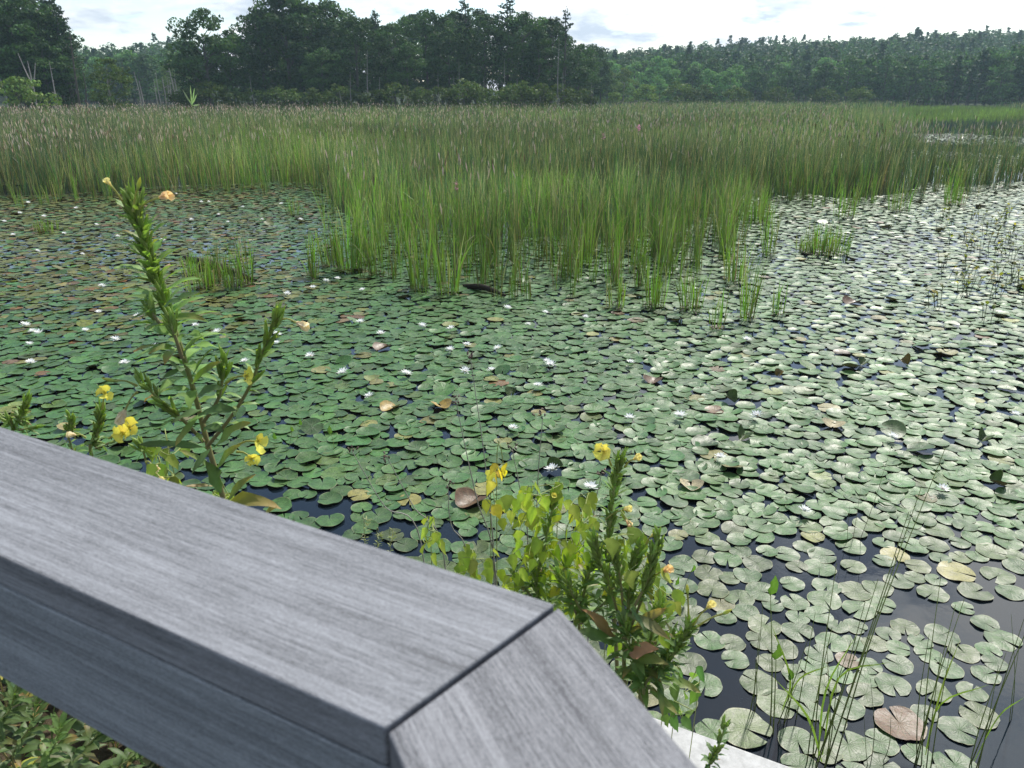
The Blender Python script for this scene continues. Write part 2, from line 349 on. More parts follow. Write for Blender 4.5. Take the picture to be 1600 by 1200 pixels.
# bank in front of the platform
TOEX = np.array([-8, -3.5, -1.5, 0, 0.7, 1.15, 1.7, 3.0, 5.0]); TOEY = np.array([4.7, 4.3, 3.7, 3.25, 2.7, 2.35, 1.75, 1.0, 0.4])
gx = np.linspace(-8, 5, 70); gt = np.linspace(-3.2, 0.5, 40)
X, T_ = np.meshgrid(gx, gt); Yb = np.interp(X, TOEX, TOEY) + T_
Zb = 0.92 * ss(-T_, -0.05, 1.9) - 0.12 + 0.03 * np.sin(X * 7) * np.sin(Yb * 9)
mb = MB(); mb.add(np.stack([X, Yb, Zb], -1).reshape(-1, 3), grid_faces(1, len(gt), len(gx)), (0, 0, 0))
tag(mb.build('bank', M['soil'], smooth=True), 'soil bank below the railing', kind='structure')
def bank_z(x, y): return 0.92 * ss(np.interp(x, TOEX, TOEY) - y, -0.05, 1.9) - 0.12

# ------------------------------------------------------------------ railing and ledge
RZ = CH - 0.42
A_far = W(870, 945, RZ); A_near = W(603, 1140, RZ)
d1 = nrm(np.array([-0.883, 0.469, 0])); d2 = nrm(np.array([0.438, -0.899, 0]))
far_l = A_far + d1 * 2.6; near_l = A_near + d1 * 2.6
far_r = A_far + d2 * 1.6; near_r = A_near + d2 * 1.6
rail = thing('handrail', (A_near[0], A_near[1], 0.9), 'weathered grey wooden handrail with mitred corner at the front', 'handrail')
def board(name, poly, z0, z1, ang, mat, parent, bev=0.0022):
    """poly in world XY extruded from z0 to z1, object turned so that local X runs along the grain"""
    poly = np.asarray(poly)[:, :2]; o0 = poly.mean(0); ca, sa = cos(-ang), sin(-ang)
    q = (poly - o0) @ np.array([[ca, sa], [-sa, ca]]); n_ = len(q)
    V = [(x, y, 0) for x, y in q] + [(x, y, z1 - z0) for x, y in q]
    F = [tuple(range(n_ - 1, -1, -1)), tuple(range(n_, 2 * n_))] + [(i, (i + 1) % n_, n_ + (i + 1) % n_, n_ + i) for i in range(n_)]
    me = bpy.data.meshes.new(name); me.from_pydata(V, [], F); me.update(); me.materials.append(mat)
    o = bpy.data.objects.new(name, me); COL.objects.link(o)
    o.location = (o0[0], o0[1], z0); o.rotation_euler = (0, 0, ang)
    if parent is not None:
        o.parent = parent; o.location = (o0[0] - parent.location[0], o0[1] - parent.location[1], z0 - parent.location[2])
    if bev:
        bm_ = o.modifiers.new('edge', 'BEVEL'); bm_.width = bev; bm_.segments = 3
    return o
a1 = atan2(d1[1], d1[0]); a2 = atan2(d2[1], d2[0])
gap = nrm(np.array([A_far[0] - A_near[0], A_far[1] - A_near[1], 0])); gn = np.array([gap[1], -gap[0], 0]) * 0.0022   # mitre gap
b1 = board('cap_board', [A_near - gn, far_l * 0 + near_l, far_l, A_far - gn][::-1], RZ - 0.036, RZ, a1, M['cap'], rail); b1['label'] = 'long grey top board with streaked grain'
b2 = board('cap_board', [A_near + gn, A_far + gn, far_r, near_r][::-1], RZ - 0.037, RZ - 0.001, a2, M['cap2'], rail); b2['label'] = 'short grey top board past the mitre'
n1_ = np.array([-d1[1], d1[0], 0]); n1_ = n1_ if n1_[1] > 0 else -n1_      # away from camera
n2_ = np.array([-d2[1], d2[0], 0]); n2_ = n2_ if n2_[0] > 0 else -n2_
s1a = A_near + n1_ * 0.0025; s1 = [s1a, near_l + n1_ * 0.0025, near_l + n1_ * 0.04, A_near + n1_ * 0.04 - d1 * 0.012]
board('side_board', s1, RZ - 0.178, RZ - 0.0415, a1, M['side'], rail, 0.003)
s2 = [A_near + n2_ * 0.0025 + d2 * 0.002, A_near + n2_ * 0.04 + d2 * 0.014, near_r + n2_ * 0.04, near_r + n2_ * 0.0025]
board('side_board', s2, RZ - 0.178, RZ - 0.0415, a2, M['side'], rail, 0.003)
for q in (A_near + n1_ * 0.09 + d1 * 0.06 * 0 + np.array([0.0, 0.0, 0]), A_near + n1_ * 0.09 + d1 * 2.45, A_near + n2_ * 0.09 + d2 * 1.5):
    e = 0.044; ax = d1; ay = n1_
    board('post', [q + ax * e + ay * e, q - ax * e + ay * e, q - ax * e - ay * e, q + ax * e - ay * e], 0.2, RZ - 0.0375, a1, M['side'], rail, 0.003)
LZ = 1.0
e1 = W(1010, 1115.5, LZ); e2 = W(1260, 1206, LZ); de = nrm(e2 - e1); e1 = e1 - de * 0.9; e2 = e2 + de * 1.2; ne = np.array([de[1], -de[0], 0])
ne = ne if ne[1] < 0 else -ne
led = board('concrete_ledge', [e1, e2, e2 + ne * 0.35, e1 + ne * 0.35], 0.0, LZ, atan2(de[1], de[0]), M['concrete'], None, 0.008)
tag(led, 'pale concrete ledge at the bottom edge, below the handrail', 'ledge')

# ------------------------------------------------------------------ trees
G_BROAD = np.array([0.042, 0.085, 0.028]); G_PINE = np.array([0.028, 0.062, 0.030]); G_LIGHT = np.array([0.11, 0.17, 0.045])
def clump_quads(mb, cen, nor, size, col):
    """irregular leaf clump faces at cen facing roughly nor"""
    n = len(cen); nor = nrm(nor + rng.normal(0, 0.7, (n, 3))); ref = nrm(rng.normal(0, 1, (n, 3)))
    U = nrm(np.cross(nor, ref)); V_ = np.cross(nor, U); a = np.array([0, .5, 1, 1.5]) * pi
    rad = size[:, None] * rng.uniform(0.35, 1.0, (n, 4))
    V = cen[:, None] + (U[:, None] * np.cos(a)[None, :, None] + V_[:, None] * np.sin(a)[None, :, None] * 0.75) * rad[..., None]
    V += nor[:, None] * (rng.normal(0, 0.15, (n, 4)) * size[:, None])[..., None]
    mb.add(V.reshape(-1, 3), np.arange(n * 4).reshape(n, 4), np.repeat(col, 4, 0))
def broad_crown(mb, H, R, base, nblob, per, size, col, irregular=0.35, shape=1.0):
    """a crown made of leafy boughs on an uneven envelope"""
    ends = []
    for i in range(nblob):
        t_ = rng.uniform(0, 1) ** 0.85; z = base + (H - base) * t_
        env = R * (np.sin(pi * min(1, 0.12 + 0.80 * t_ ** shape)) ** 0.6) * (1 + rng.normal(0, irregular * 0.5))
        if t_ > 0.93: env *= 0.5
        a = rng.uniform(0, 2 * pi); r = env * rng.uniform(0.35, 1.0) ** 0.6
        c = np.array([r * cos(a), r * sin(a), z]); br = rng.uniform(0.11, 0.24) * R * (1.15 - 0.4 * t_) + size
        q = nrm(rng.normal(0, 1, (per, 3))) * (rng.uniform(0.45, 1.0, (per, 1)) ** 0.5); q[:, 2] *= 0.62
        cc = c + q * br * np.array([1.25, 1.25, 1.0])
        tone = rng.normal(1, 0.20)
        clump_quads(mb, cc, q + np.array([0, 0, 0.5]), size * rng.uniform(0.6, 1.3, per), jit(col * tone, per, 0.20))
        ends.append(c)
    return ends
def pine_crown(mb, H, R, base, size, col, per=9, gap_=0.75, skip=0.12):
    z = base; ends = []
    while z < H - 0.4:
        t_ = (z - base) / (H - base); rad = R * (1 - t_) ** 0.7 * rng.uniform(0.65, 1.1) + 0.35
        for b_ in range(rng.integers(4, 7)):
            if rng.uniform() < skip: continue
            a = rng.uniform(0, 2 * pi); ln = rad * rng.uniform(0.55, 1.15)
            k_ = max(3, int(per * ln / size * 0.5)); s_ = rng.uniform(0.25, 1, k_) ** 0.8
            d_ = np.array([cos(a), sin(a), 0]); pd = np.array([-sin(a), cos(a), 0])
            cc = d_ * (ln * s_)[:, None] + pd * (rng.normal(0, 0.16, k_) * ln * s_ * 0.9)[:, None] + np.array([0, 0, 1.0]) * (z + ln * 0.18 * s_ ** 2 + rng.normal(0, 0.10, k_))[:, None]
            clump_quads(mb, cc, np.tile([0, 0, 1.6], (k_, 1)), size * rng.uniform(0.6, 1.2, k_), jit(col * rng.normal(1, .15), k_, 0.18))
            ends.append((d_ * ln * 0.8 + np.array([0, 0, z + ln * 0.1])))
        z += gap_ * rng.uniform(0.7, 1.3) * (1 - 0.4 * t_)
    clump_quads(mb, np.array([0, 0, H - 0.9]) + rng.normal(0, 1, (12, 3)) * [.25, .25, .55], np.tile([0, 0, 1.0], (12, 1)), np.full(12, size), jit(col, 12))
    return ends
def make_tree(kind, H, R, base, detail, col, bark=(0.09, 0.085, 0.075), **kw):
    cm = MB(); tm = MB()
    if kind == 'pine': ends = pine_crown(cm, H, R, base, detail, np.asarray(col), **kw)
    else: ends = broad_crown(cm, H, R, base, kw.pop('nblob'), kw.pop('per'), detail, np.asarray(col), **kw)
    lean = rng.normal(0, 0.25, 2)
    top = H * (0.97 if kind == 'pine' else 0.8)
    pts = np.array([[0, 0, -0.6], [lean[0] * .3, lean[1] * .3, H * .3], [lean[0], lean[1], H * .6], [0, 0, top]])
    r0 = 0.018 * H + 0.05
    tube(tm, curve_pts(pts, 9), [r0, r0 * .75, r0 * .5, r0 * .12], np.array(bark), 7)
    pick = ends if len(ends) < 16 else [ends[i] for i in rng.choice(len(ends), 16, replace=False)]
    for e in pick:
        e = np.array(e, float); z0 = min(max(base * 0.8, e[2] - np.hypot(e[0], e[1]) * 0.8), top * .95)
        s_ = np.array([lean[0] * .5, lean[1] * .5, z0]); mid_ = (s_ + e) / 2 + np.array([0, 0, 0.15 * R * rng.uniform(-.5, 1)])
        tube(tm, curve_pts([s_, mid_, e], 5), [r0 * .28, r0 * .06], np.array(bark), 5)
    return cm.mesh(kind + '_crown', M['tree']), tm.mesh('trunk', M['bark'], True)
def place_tree(name, var, x, y, sc, label, cat, group=None, z=None):
    o = thing(name, (x, y, float(land_z(x, y)) if z is None else z), label, cat, group, rng.uniform(0, 6.28), sc)
    child(var[1], 'trunk', o); child(var[0], 'crown', o); return o
BR = [make_tree('broad', 17, 5.2, 3.6, 0.34, G_BROAD * rng.uniform(.85, 1.2), nblob=85, per=70, irregular=.5, shape=rng.uniform(.8, 1.2)) for _ in range(5)]
BL = [make_tree('broad', 11, 3.6, 1.2, 0.28, G_LIGHT * s_, nblob=60, per=60, irregular=.45, bark=(.2, .19, .17)) for s_ in (0.75, .95)]
PN = [make_tree('pine', 20, 3.6, 6.0, 0.34, G_PINE, per=8) for _ in range(3)]
PO = [make_tree('pine', 19, 3.2, 3.0, 0.34, G_PINE * 1.1, per=8, gap_=0.95, skip=.3)]
FB = [make_tree('broad', 13, 3.5, 1.5, 0.48, G_BROAD * s_, nblob=55, per=30, irregular=.4) for s_ in (1.1, 1.5, 3.0)]  # last variant: leaf colour brightened to stand in for sunlit crowns
FP = [make_tree('pine', 15, 3.3, 3.5, 0.55, G_PINE * 1.25, per=8, gap_=.8, skip=.03) for _ in range(2)]
BU = [make_tree('broad', 3.2, 2.2, 0.2, 0.20, G_LIGHT * s_, nblob=30, per=50, irregular=.3) for s_ in (0.55, 0.8, 1.25)]
ORD = ['first', 'second', 'third', 'fourth', 'fifth', 'sixth', 'seventh', 'eighth', 'ninth', 'tenth', 'eleventh', 'twelfth', 'thirteenth', 'fourteenth', 'fifteenth', 'sixteenth', 'seventeenth', 'eighteenth', 'nineteenth', 'twentieth']
ORD += ['twenty-' + o for o in ORD[:9]] + ['thirtieth'] + ['thirty-' + o for o in ORD[:9]] + ['fortieth'] + ['forty-' + o for o in ORD[:9]] + ['fiftieth'] + ['fifty-' + o for o in ORD[:9]] + ['sixtieth'] + ['sixty-' + o for o in ORD[:9]] + ['seventieth'] + ['seventy-' + o for o in ORD[:9]] + ['eightieth']
def top_scale(u, vtop, y, Hm):
    """x and scale so that the tree standing at distance y has its top at the photograph's row vtop"""
    p_ = P(u, vtop, y); g_ = float(land_z(p_[0], y)); return p_[0], max(0.3, (p_[2] - g_) / Hm)
# front row of the central woods: (u, v top, Y, kind)
HB, HP = 17.0, 20.0
front = [(312, 20, 128, 'b'), (352, 52, 134, 'b'), (300, 78, 131, 'b'), (402, 22, 140, 'b'), (440, -8, 138, 'b'), (478, 14, 139, 'b'), (500, 78, 131, 'b'), (517, 6, 142, 'b'), (552, 34, 137, 'b'), (585, 16, 143, 'p'), (612, 44, 136, 'b'), (634, 70, 133, 'b'), (664, 22, 144, 'b'), (700, 52, 138, 'b'), (725, -6, 142, 'p'), (756, 30, 139, 'b'), (792, -12, 143, 'p'), (815, 24, 138, 'b'), (842, 55, 136, 'b'), (884, 12, 137, 'o'), (862, 34, 143, 'b'), (905, 84, 146, 'b'), (928, 76, 158, 'p')]
front.sort()
kn = {'b': 'broadleaf tree', 'p': 'pine', 'o': 'pine'}; ki = 0
spec_lab = {(312, 20): 'broad open-crowned tree standing at the left end of the central woods', (884, 12): 'tall ragged pine at the right end of the central woods'}
for i, (u, v, y, kd) in enumerate(front):
    Hm = {'b': HB, 'p': HP, 'o': 19.0}[kd]; x, s_ = top_scale(u, v, y, Hm * 0.985)
    var = {'b': BR[i % 5], 'p': PN[i % 3], 'o': PO[0]}[kd]
    lab = spec_lab.get((u, v)) or '%s, %s from left in the front row of the central woods' % ({'b': 'dark broadleaf tree', 'p': 'dark tiered pine', 'o': 'pine'}[kd], ORD[i])
    place_tree('pine_tree' if kd != 'b' else 'broadleaf_tree', var, x, y, s_, lab, 'tree', 'trees of the central woods')
# rows behind
for i in range(44):
    u = 300 + (640 * (i + 0.5) / 44) + rng.uniform(-8, 8); y = rng.uniform(150, 185)
    v = np.interp(u, [290, 330, 370, 400, 440, 520, 560, 600, 660, 720, 800, 860, 900, 940], [85, 65, 55, 40, 8, 22, 25, 28, 24, 14, 14, 34, 45, 88]) + rng.uniform(0, 22)
    kd = 'p' if rng.uniform() < .35 else 'b'; x, s_ = top_scale(u, v, y, HB if kd == 'b' else HP)
    place_tree('pine_tree' if kd == 'p' else 'broadleaf_tree', (PN[i % 3] if kd == 'p' else BR[i % 5]), x, y, s_, 'dark %s standing behind the front row of the central woods' % ('pine' if kd == 'p' else 'broadleaf tree'), 'tree', 'trees behind the front row of the central woods')
# left woods
left = [(-60, -30, 118, 'b'), (-25, -50, 122, 'b'), (5, -12, 116, 'b'), (30, -20, 121, 'b'), (52, 20, 118, 'b'), (70, -30, 122, 'p'), (86, 5, 119, 'p'), (96, 30, 121, 'o'), (60, 60, 115, 'b'), (20, 60, 115, 'b'), (100, 92, 117, 'b'), (-10, 40, 130, 'b'), (45, -8, 132, 'p'), (75, 30, 130, 'b')]
left.sort()
for i, (u, v, y, kd) in enumerate(left):
    Hm = {'b': HB, 'p': HP, 'o': 19.0}[kd]; x, s_ = top_scale(u, v, y, Hm); var = {'b': BR[(i * 2) % 5], 'p': PN[i % 3], 'o': PO[0]}[kd]
    place_tree('pine_tree' if kd != 'b' else 'broadleaf_tree', var, x, y, s_, '%s, %s from the left in the woods at the left edge' % ('dark pine' if kd != 'b' else 'dark broadleaf tree', ORD[i]), 'tree', 'trees at the left edge')
# gap woods between left and centre, further off
gw = []
for i in range(26):
    u = 112 + 190 * (i + .5) / 26 + rng.uniform(-3, 3); y = rng.uniform(212, 250)
    v = np.interp(u, [110, 135, 160, 200, 250, 300], [96, 96, 88, 82, 78, 76]) + rng.uniform(-3, 12) + (0 if i % 2 else 8); gw.append((u, v, y))
for i, (u, v, y) in enumerate(gw):
    x, s_ = top_scale(u, v, y, 13.0); place_tree('broadleaf_tree', FB[i % 3], x, y, s_, 'rounded green tree, %s from the left in the gap beyond the dead trunks' % ORD[i], 'tree', 'trees in the gap between the two woods')
# single light trees
for u, v, y, var, lab in [(165, 93, 108, BL[0], 'small pale green tree standing alone in the reeds beside the left woods'), (268, 96, 190, BL[1], 'slender light green tree behind the bare trunks'),
                          (950, 110, 190, BL[1], 'bright light green tree at the right foot of the central woods'), (976, 108, 196, BL[1], 'light green tree, second past the central woods')]:
    x, s_ = top_scale(u, v, y, 11.0); place_tree('young_tree', var, x, y, s_, lab, 'tree')
# far shore row on the right
rim = []
for i in range(62):
    u = 935 + 690 * (i + .5) / 62 + rng.uniform(-4, 4); y = np.interp(u, [935, 1100, 1300, 1650], [205, 215, 205, 192]) + rng.uniform(0, 18)
    v = np.interp(u, [930, 980, 1050, 1150, 1250, 1350, 1450, 1600], [118, 112, 108, 104, 100, 92, 84, 76]) + rng.uniform(-6, 22); rim.append((u, v, y))
rim.sort()
for i, (u, v, y) in enumerate(rim):
    pine = rng.uniform() < .15; x, s_ = top_scale(u, v, y, 15.0 if pine else 13.0)
    vi = 2 if (u < 1160 and rng.uniform() < .85) else int(rng.integers(0, 2))  # sunlit stretch of the shore put into the crown colour
    place_tree('pine_tree' if pine else 'broadleaf_tree', FP[i % 2] if pine else FB[vi], x, y, s_, '%s, %s from the left along the far shore' % ('small pointed pine' if pine else 'rounded leafy tree', ORD[i]), 'tree', 'trees along the far shore')
# hillside: the nearest as trees, the rest as one wood
hs = []
for yy in np.arange(236, 455, 7.0):
    for xx in np.arange(-160, 330, 5.4):
        x = xx + rng.uniform(-2.0, 2.0); y = yy + rng.uniform(-3, 3)
        u = proj((x, y, 8.0))[0]
        if -60 < u < 1680 and not (310 < u < 880): hs.append((x, y))
hs.sort(key=lambda q: q[1]); nind = 105
for i, (x, y) in enumerate(hs[:nind]):
    pine = rng.uniform() < .25
    place_tree('pine_tree' if pine else 'broadleaf_tree', FP[i % 2] if pine else FB[int(rng.integers(0, 3))], x, y, rng.uniform(.7, .95), 'small far %s on the lower slope behind the far shore row' % ('pine' if pine else 'rounded tree'), 'tree', 'trees on the lower slope of the ridge')
mb = MB(); pro = []
for k_ in range(7):
    q = MB()
    if k_ < 5: broad_crown(q, 12.5, 3.1, 2.0, 17, 11, 0.72, np.array(G_BROAD) * [.75, .95, 1.1, .85, 1.35][k_], irregular=.4)
    else: pine_crown(q, 14.5, 2.7, 3.0, 0.75, G_PINE, per=6, gap_=1.1, skip=.05)
    pro.append((np.concatenate(q.v), np.concatenate(q.c)))
for x, y in hs[nind:]:
    pv, pc = pro[rng.choice(7, p=[.2, .2, .17, .2, .13, .05, .05])]; a = rng.uniform(0, 6.28); s_ = rng.uniform(.8, 1.15)
    Rm = np.array([[cos(a), sin(a), 0], [-sin(a), cos(a), 0], [0, 0, 1]]); V = pv @ Rm * s_ + np.array([x, y, float(land_z(x, y))])
    mb.add(V, np.arange(len(V)).reshape(-1, 4), pc * rng.normal(1, .15))
tag(mb.build('hillside_forest', M['tree']), 'continuous forest covering the ridge beyond the marsh', 'forest', kind='stuff')
# bushes along the foot of the woods
bl = [(30, 138, 104, 2, 'yellow-green bush in front of the left woods')]
for i in range(20):
    u = 285 + 640 * (i + .5) / 20 + rng.uniform(-12, 12); bl.append((u, rng.uniform(138, 153), rng.uniform(122, 128), int(rng.integers(0, 2)), None))
for u, v in ((962, 143), (1010, 142), (1060, 138), (1095, 141), (1150, 144), (1215, 144), (1290, 146), (1345, 145)): bl.append((u, v, 180, int(u) % 3, None))
nb = 0
for u, v, y, k_, lab in bl:
    x, s_ = top_scale(u, v, y, 3.1); s_ = min(s_, 1.9)
    if lab is None:
        lab = 'low green bush, %s from the left along the foot of the woods' % ORD[nb]; nb += 1
    place_tree('bush', BU[k_], x, y, s_, lab, 'bush', None if 'yellow-green' in lab else 'bushes along the foot of the woods', z=0.0)
# dead trunks
def snag(u0, v0, u1, v1, y, r, label, group='dead trunks', br=8, col=(0.33, 0.31, 0.28), fork=None):
    b = P(u0, v0, y); t_ = P(u1, v1, y); b[2] = 0.0
    o = thing('dead_tree', b, label, 'dead tree', group); tm = MB(); col = np.array(col)
    mid_ = (b + t_) / 2 + rng.normal(0, 0.12, 3); pts = curve_pts([b, mid_, t_], 10); tube(tm, pts, [r, r * .7, r * .2], col, 7); part(tm, 'trunk', M['bark'], o)
    if br or fork:
        bm_ = MB()
        for k_ in range(br):
            f_ = rng.uniform(.45, .97); s_ = pts[int(f_ * 9)]; a = rng.uniform(0, 6.28); ln = rng.uniform(.5, 1.8) * (1.25 - f_)
            e = s_ + np.array([cos(a) * ln, sin(a) * ln, rng.uniform(-.1, .6) * ln]); tube(bm_, curve_pts([s_, (s_ + e) / 2 + [0, 0, -.1], e], 4), [r * .3, r * .1], col, 5)
        for fu, fv in (fork or []):
            e = P(fu, fv, y); s_ = pts[5]; tube(bm_, curve_pts([s_, (s_ + e) / 2 + [0, 0, -.3], e], 6), [r * .6, r * .2], col, 6)
        part(bm_, 'branch', M['bark'], o)
    return o
snag(123, 160, 108, 44, 112, .17, 'tall dark leafless spar rising beside the left woods into the sky', br=22, col=(.09, .08, .07))
snag(131, 158, 126, 96, 114, .09, 'thin dark dead stem just right of the tall spar', br=6, col=(.09, .08, .07))
snag(52, 145, 43, 95, 110, .17, 'forked pale dead tree in front of the left woods', br=2, fork=[(28, 83), (55, 98)])
snag(88, 160, 77, 96, 110, .11, 'pale leaning dead trunk between forked snag and tall spar', br=5)
snag(93, 157, 85, 142, 110, .07, 'short pale prop leaning beside the pale dead trunk', br=0)
snag(8, 150, -2, 118, 110, .10, 'pale dead trunk at the far left edge', br=2)
for k_, (u0, v0, u1, v1) in enumerate([(275, 157, 261, 94), (251, 155, 243, 112), (259, 160, 253, 120), (263, 158, 262, 122), (220, 158, 209, 112), (224, 156, 217, 126), (268, 158, 265, 124), (290, 150, 286, 108), (246, 158, 240, 124), (278, 152, 272, 116)]):
    snag(u0, v0, u1, v1, 150, rng.uniform(.1, .17), 'bare grey trunk, %s of the ten standing dead in the gap beyond the reeds' % ORD[k_], br=6, group='dead trunks in the gap')
for k_, (u0, v0, u1, v1) in enumerate([(402, 162, 390, 118), (577, 160, 574, 78), (547, 150, 547, 112), (595, 158, 593, 120), (688, 160, 684, 112), (715, 160, 717, 92), (708, 158, 709, 118), (756, 158, 756, 120), (788, 155, 788, 92), (808, 158, 808, 122), (872, 158, 874, 60), (881, 158, 880, 110), (924, 158, 924, 128), (536, 160, 530, 142)]):
    snag(u0, v0, u1, v1, 125.5, rng.uniform(.07, .12), 'pale slim trunk, %s from the left before the dark central woods' % ORD[sorted([402, 577, 547, 595, 688, 715, 708, 756, 788, 808, 872, 881, 924, 536]).index(u0)], br=8 if u0 == 688 else 3, group='pale trunks before the central woods', col=(.19, .19, .17))

# ------------------------------------------------------------------ cattails
def region(n, d0, d1, power):
    """n random marsh points with density falling as distance^-power"""
    e = 2 - power; D = (d0 ** e + (d1 ** e - d0 ** e) * rng.uniform(0, 1, n)) ** (1 / e)
    X_ = rng.uniform(-0.80, 0.80, n) * D; return X_, D
def cattail_cols(n, x, y, lime):
    """per-blade colours: blue-green, lime or dead tan"""
    g1 = jit((0.056, 0.102, 0.070), n, .26); g2 = jit((0.185, 0.285, 0.045), n, .26); tan_ = jit((0.33, 0.26, 0.17), n, .25)
    a = g1 + (g2 - g1) * np.clip(lime + rng.normal(0, .25, n), 0, 1)[:, None]
    dead = rng.uniform(0, 1, n) < np.where(np.asarray(y) > 22.5, .18, .08); a[dead] = tan_[dead]
    b = a.copy(); dt = rng.uniform(0, 1, n) < 0.25; b[dt] = jit((0.40, 0.32, 0.22), n, .2)[dt]
    bs = rng.uniform(0, 1, n) < 0.25; a = a.copy(); a[bs] = jit((0.17, 0.12, 0.065), n, .25)[bs]
    return a, b
def noise2(x, y, s, seed=0):
    r_ = np.random.default_rng(seed); k = r_.normal(0, 1, (6, 2)) / s; ph = r_.uniform(0, 6.28, 6)
    return np.sum([np.sin(k[i, 0] * x + k[i, 1] * y + ph[i]) for i in range(6)], 0) / 2.4
mb = MB()
for (n, d0, d1_, pw, seg, kk) in [(4300, 10.5, 23, 0.2, 7, 9), (12500, 22, 62, 1.5, 6, 8), (30000, 60, 215, 1.55, 3, 3)]:
    x, y = region(n, d0, d1_, pw)
    u, v, _ = proj(np.stack([x, y, 0 * x], -1)); ev = edge_v(u)
    edge = ev - v + noise2(x, y, .7, 3) * (8 if d0 < 20 else 7) + noise2(x, y, .15, 4) * 5; keep = (edge > 0) & (y < shore_y(x) + 2)
    if d0 < 20: keep &= rng.uniform(0, 1, n) < np.clip(0.62 + edge / 300 + 0.45 * noise2(x, y, .30, 5), .03, .8)
    else: keep &= rng.uniform(0, 1, n) < np.clip(.45 + edge / 12 + .3 * noise2(x, y, .6, 6), .1, 1)
    keep &= ~((y < 23) & (d0 > 20))
    keep &= ~((d0 < 20) & (u < 555) & (y > 13.5) & (rng.uniform(0, 1, n) < .75)) | (y > 21)
    # open channel at the far right
    chn = ss(u, 1370, 1440) * ss(v, 184, 192) * ss(-v, -285, -262) * np.clip(.72 + .5 * noise2(x, y, 3, 12), .2, .97)
    keep &= rng.uniform(0, 1, n) > chn
    x, y, u, v, edge = x[keep], y[keep], u[keep], v[keep], edge[keep]; n = len(x)
    lime = np.clip(np.where(y < 22, 1.1 - edge / 160, .04 + .35 * ss(-edge, -14, 0)) + .28 * noise2(x, y, 1.5 if d0 < 20 else 6, 8), .0, 1)
    hh = np.where(y < 22, 0.98 + np.clip(edge / 200, 0, .26), 1.64) + rng.normal(0, .13, n) + .13 * noise2(x, y, 1.2, 9) + .10 * noise2(x, y, 8, 10)
    hh = np.where((y < 24) & (u < 1200) & (edge < 22), hh * rng.uniform(.55, 1.08, n), hh)
    rt = ss(u, 1330, 1480); hh *= 1 - .22 * rt * ss(-y, -200, -22); hh *= 1 - .55 * ss(u, 1400, 1480) * ss(y, 33, 44) * ss(-y, -130, -90)
    short = np.clip(1.35 - ((u - 1490) / 125) ** 2 - ((v - 178) / 15) ** 2 + .3 * noise2(x, y, 5, 14), 0, 1); short = np.where(short > .35, 1, 0); hh *= 1 - .6 * short
    tone = 1 - .30 * ss(u, 520, 700) * ss(-u, -1250, -1000) * ss(y, 21.5, 23) * ss(-y, -44, -30) + .22 * noise2(x, y, 3.5, 15) + .12 * noise2(x, y, .8, 16)
    # each plant is a sheaf of leaves fanning from one foot
    def rp(q): return np.repeat(q, kk)
    N_ = n * kk; far_ = d0 > 55; fan = rp(rng.uniform(0, pi, n)) + np.where(rng.uniform(0, 1, N_) < .5, 0, pi) + rng.normal(0, .35, N_)
    sp_ = (.35 if far_ else .035) * np.where(rp(y) > 30, 1.8, 1); bx = rp(x) + rng.normal(0, sp_, N_); by = rp(y) + rng.normal(0, sp_, N_)
    ca, cb = cattail_cols(N_, bx, by, rp(lime)); sh = rp(short) > 0; ca[sh] = jit((.15, .19, .05), N_, .2)[sh]; cb[sh] = ca[sh]
    ca = np.clip(ca * rp(tone)[:, None], .004, 1); cb = np.clip(cb * rp(tone)[:, None], .004, 1)
    H2 = rp(hh) * rng.uniform(.62, 1.06, N_)
    wd = np.where(rp(y) < 24, .0125, .0145) * rng.uniform(.6, 1.35, N_) * np.clip(rp(y) / 36, 1, 5)
    ln_ = np.abs(rng.normal(.02, .17, N_)) * H2 / 1.6; bend = np.abs(rng.normal(0, .20, N_)) * (rng.uniform(0, 1, N_) < .6) + np.abs(rng.normal(0, .55, N_)) * (rng.uniform(0, 1, N_) < .10)
    blades(mb, np.stack([bx, by], -1), H2, wd, fan, ln_, bend * H2 / 1.7, ca, cb, seg)
tag(mb.build('cattails', M['reed']), 'dense green cattails filling the marsh behind the lily pads', 'cattails', kind='stuff')
# brown spikes and pale seed heads
n = 24000; x, y = region(n, 14, 150, 1.35); u, v, _ = proj(np.stack([x, y, 0 * x], -1))
k = (edge_v(u) - v > 14) & ((y > 22.5) | (rng.uniform(0, 1, n) < .3)) & (y < shore_y(x)) & ~((u > 1330) & (v > 160) & (v < 240)) & (rng.uniform(0, 1, n) < np.clip(.42 + .5 * noise2(x, y, 5, 21) + .4 * ss(-u, -700, -300), .05, 1))
x, y, u = x[k], y[k], u[k]; n = len(x); hz = 1.34 + rng.normal(0, .25, n); lowc = (y < 23); hz[lowc] -= .15
mb = MB(); pale = rng.uniform(0, 1, n) < .72
cc = np.where(pale[:, None], jit((.62, .47, .37), n, .2), jit((.10, .05, .025), n, .2))
dr = nrm(np.stack([rng.normal(0, .14, n), rng.normal(0, .14, n), np.ones(n)], -1))
spindles(mb, np.stack([x, y, hz], -1), dr, rng.uniform(.12, .24, n), .011 * np.clip(y / 30, 1, 2.2), cc, 5)
tag(mb.build('cattail_heads', M['stalk'], smooth=True), 'tan and brown cattail heads among the reeds', 'cattail heads', kind='stuff')
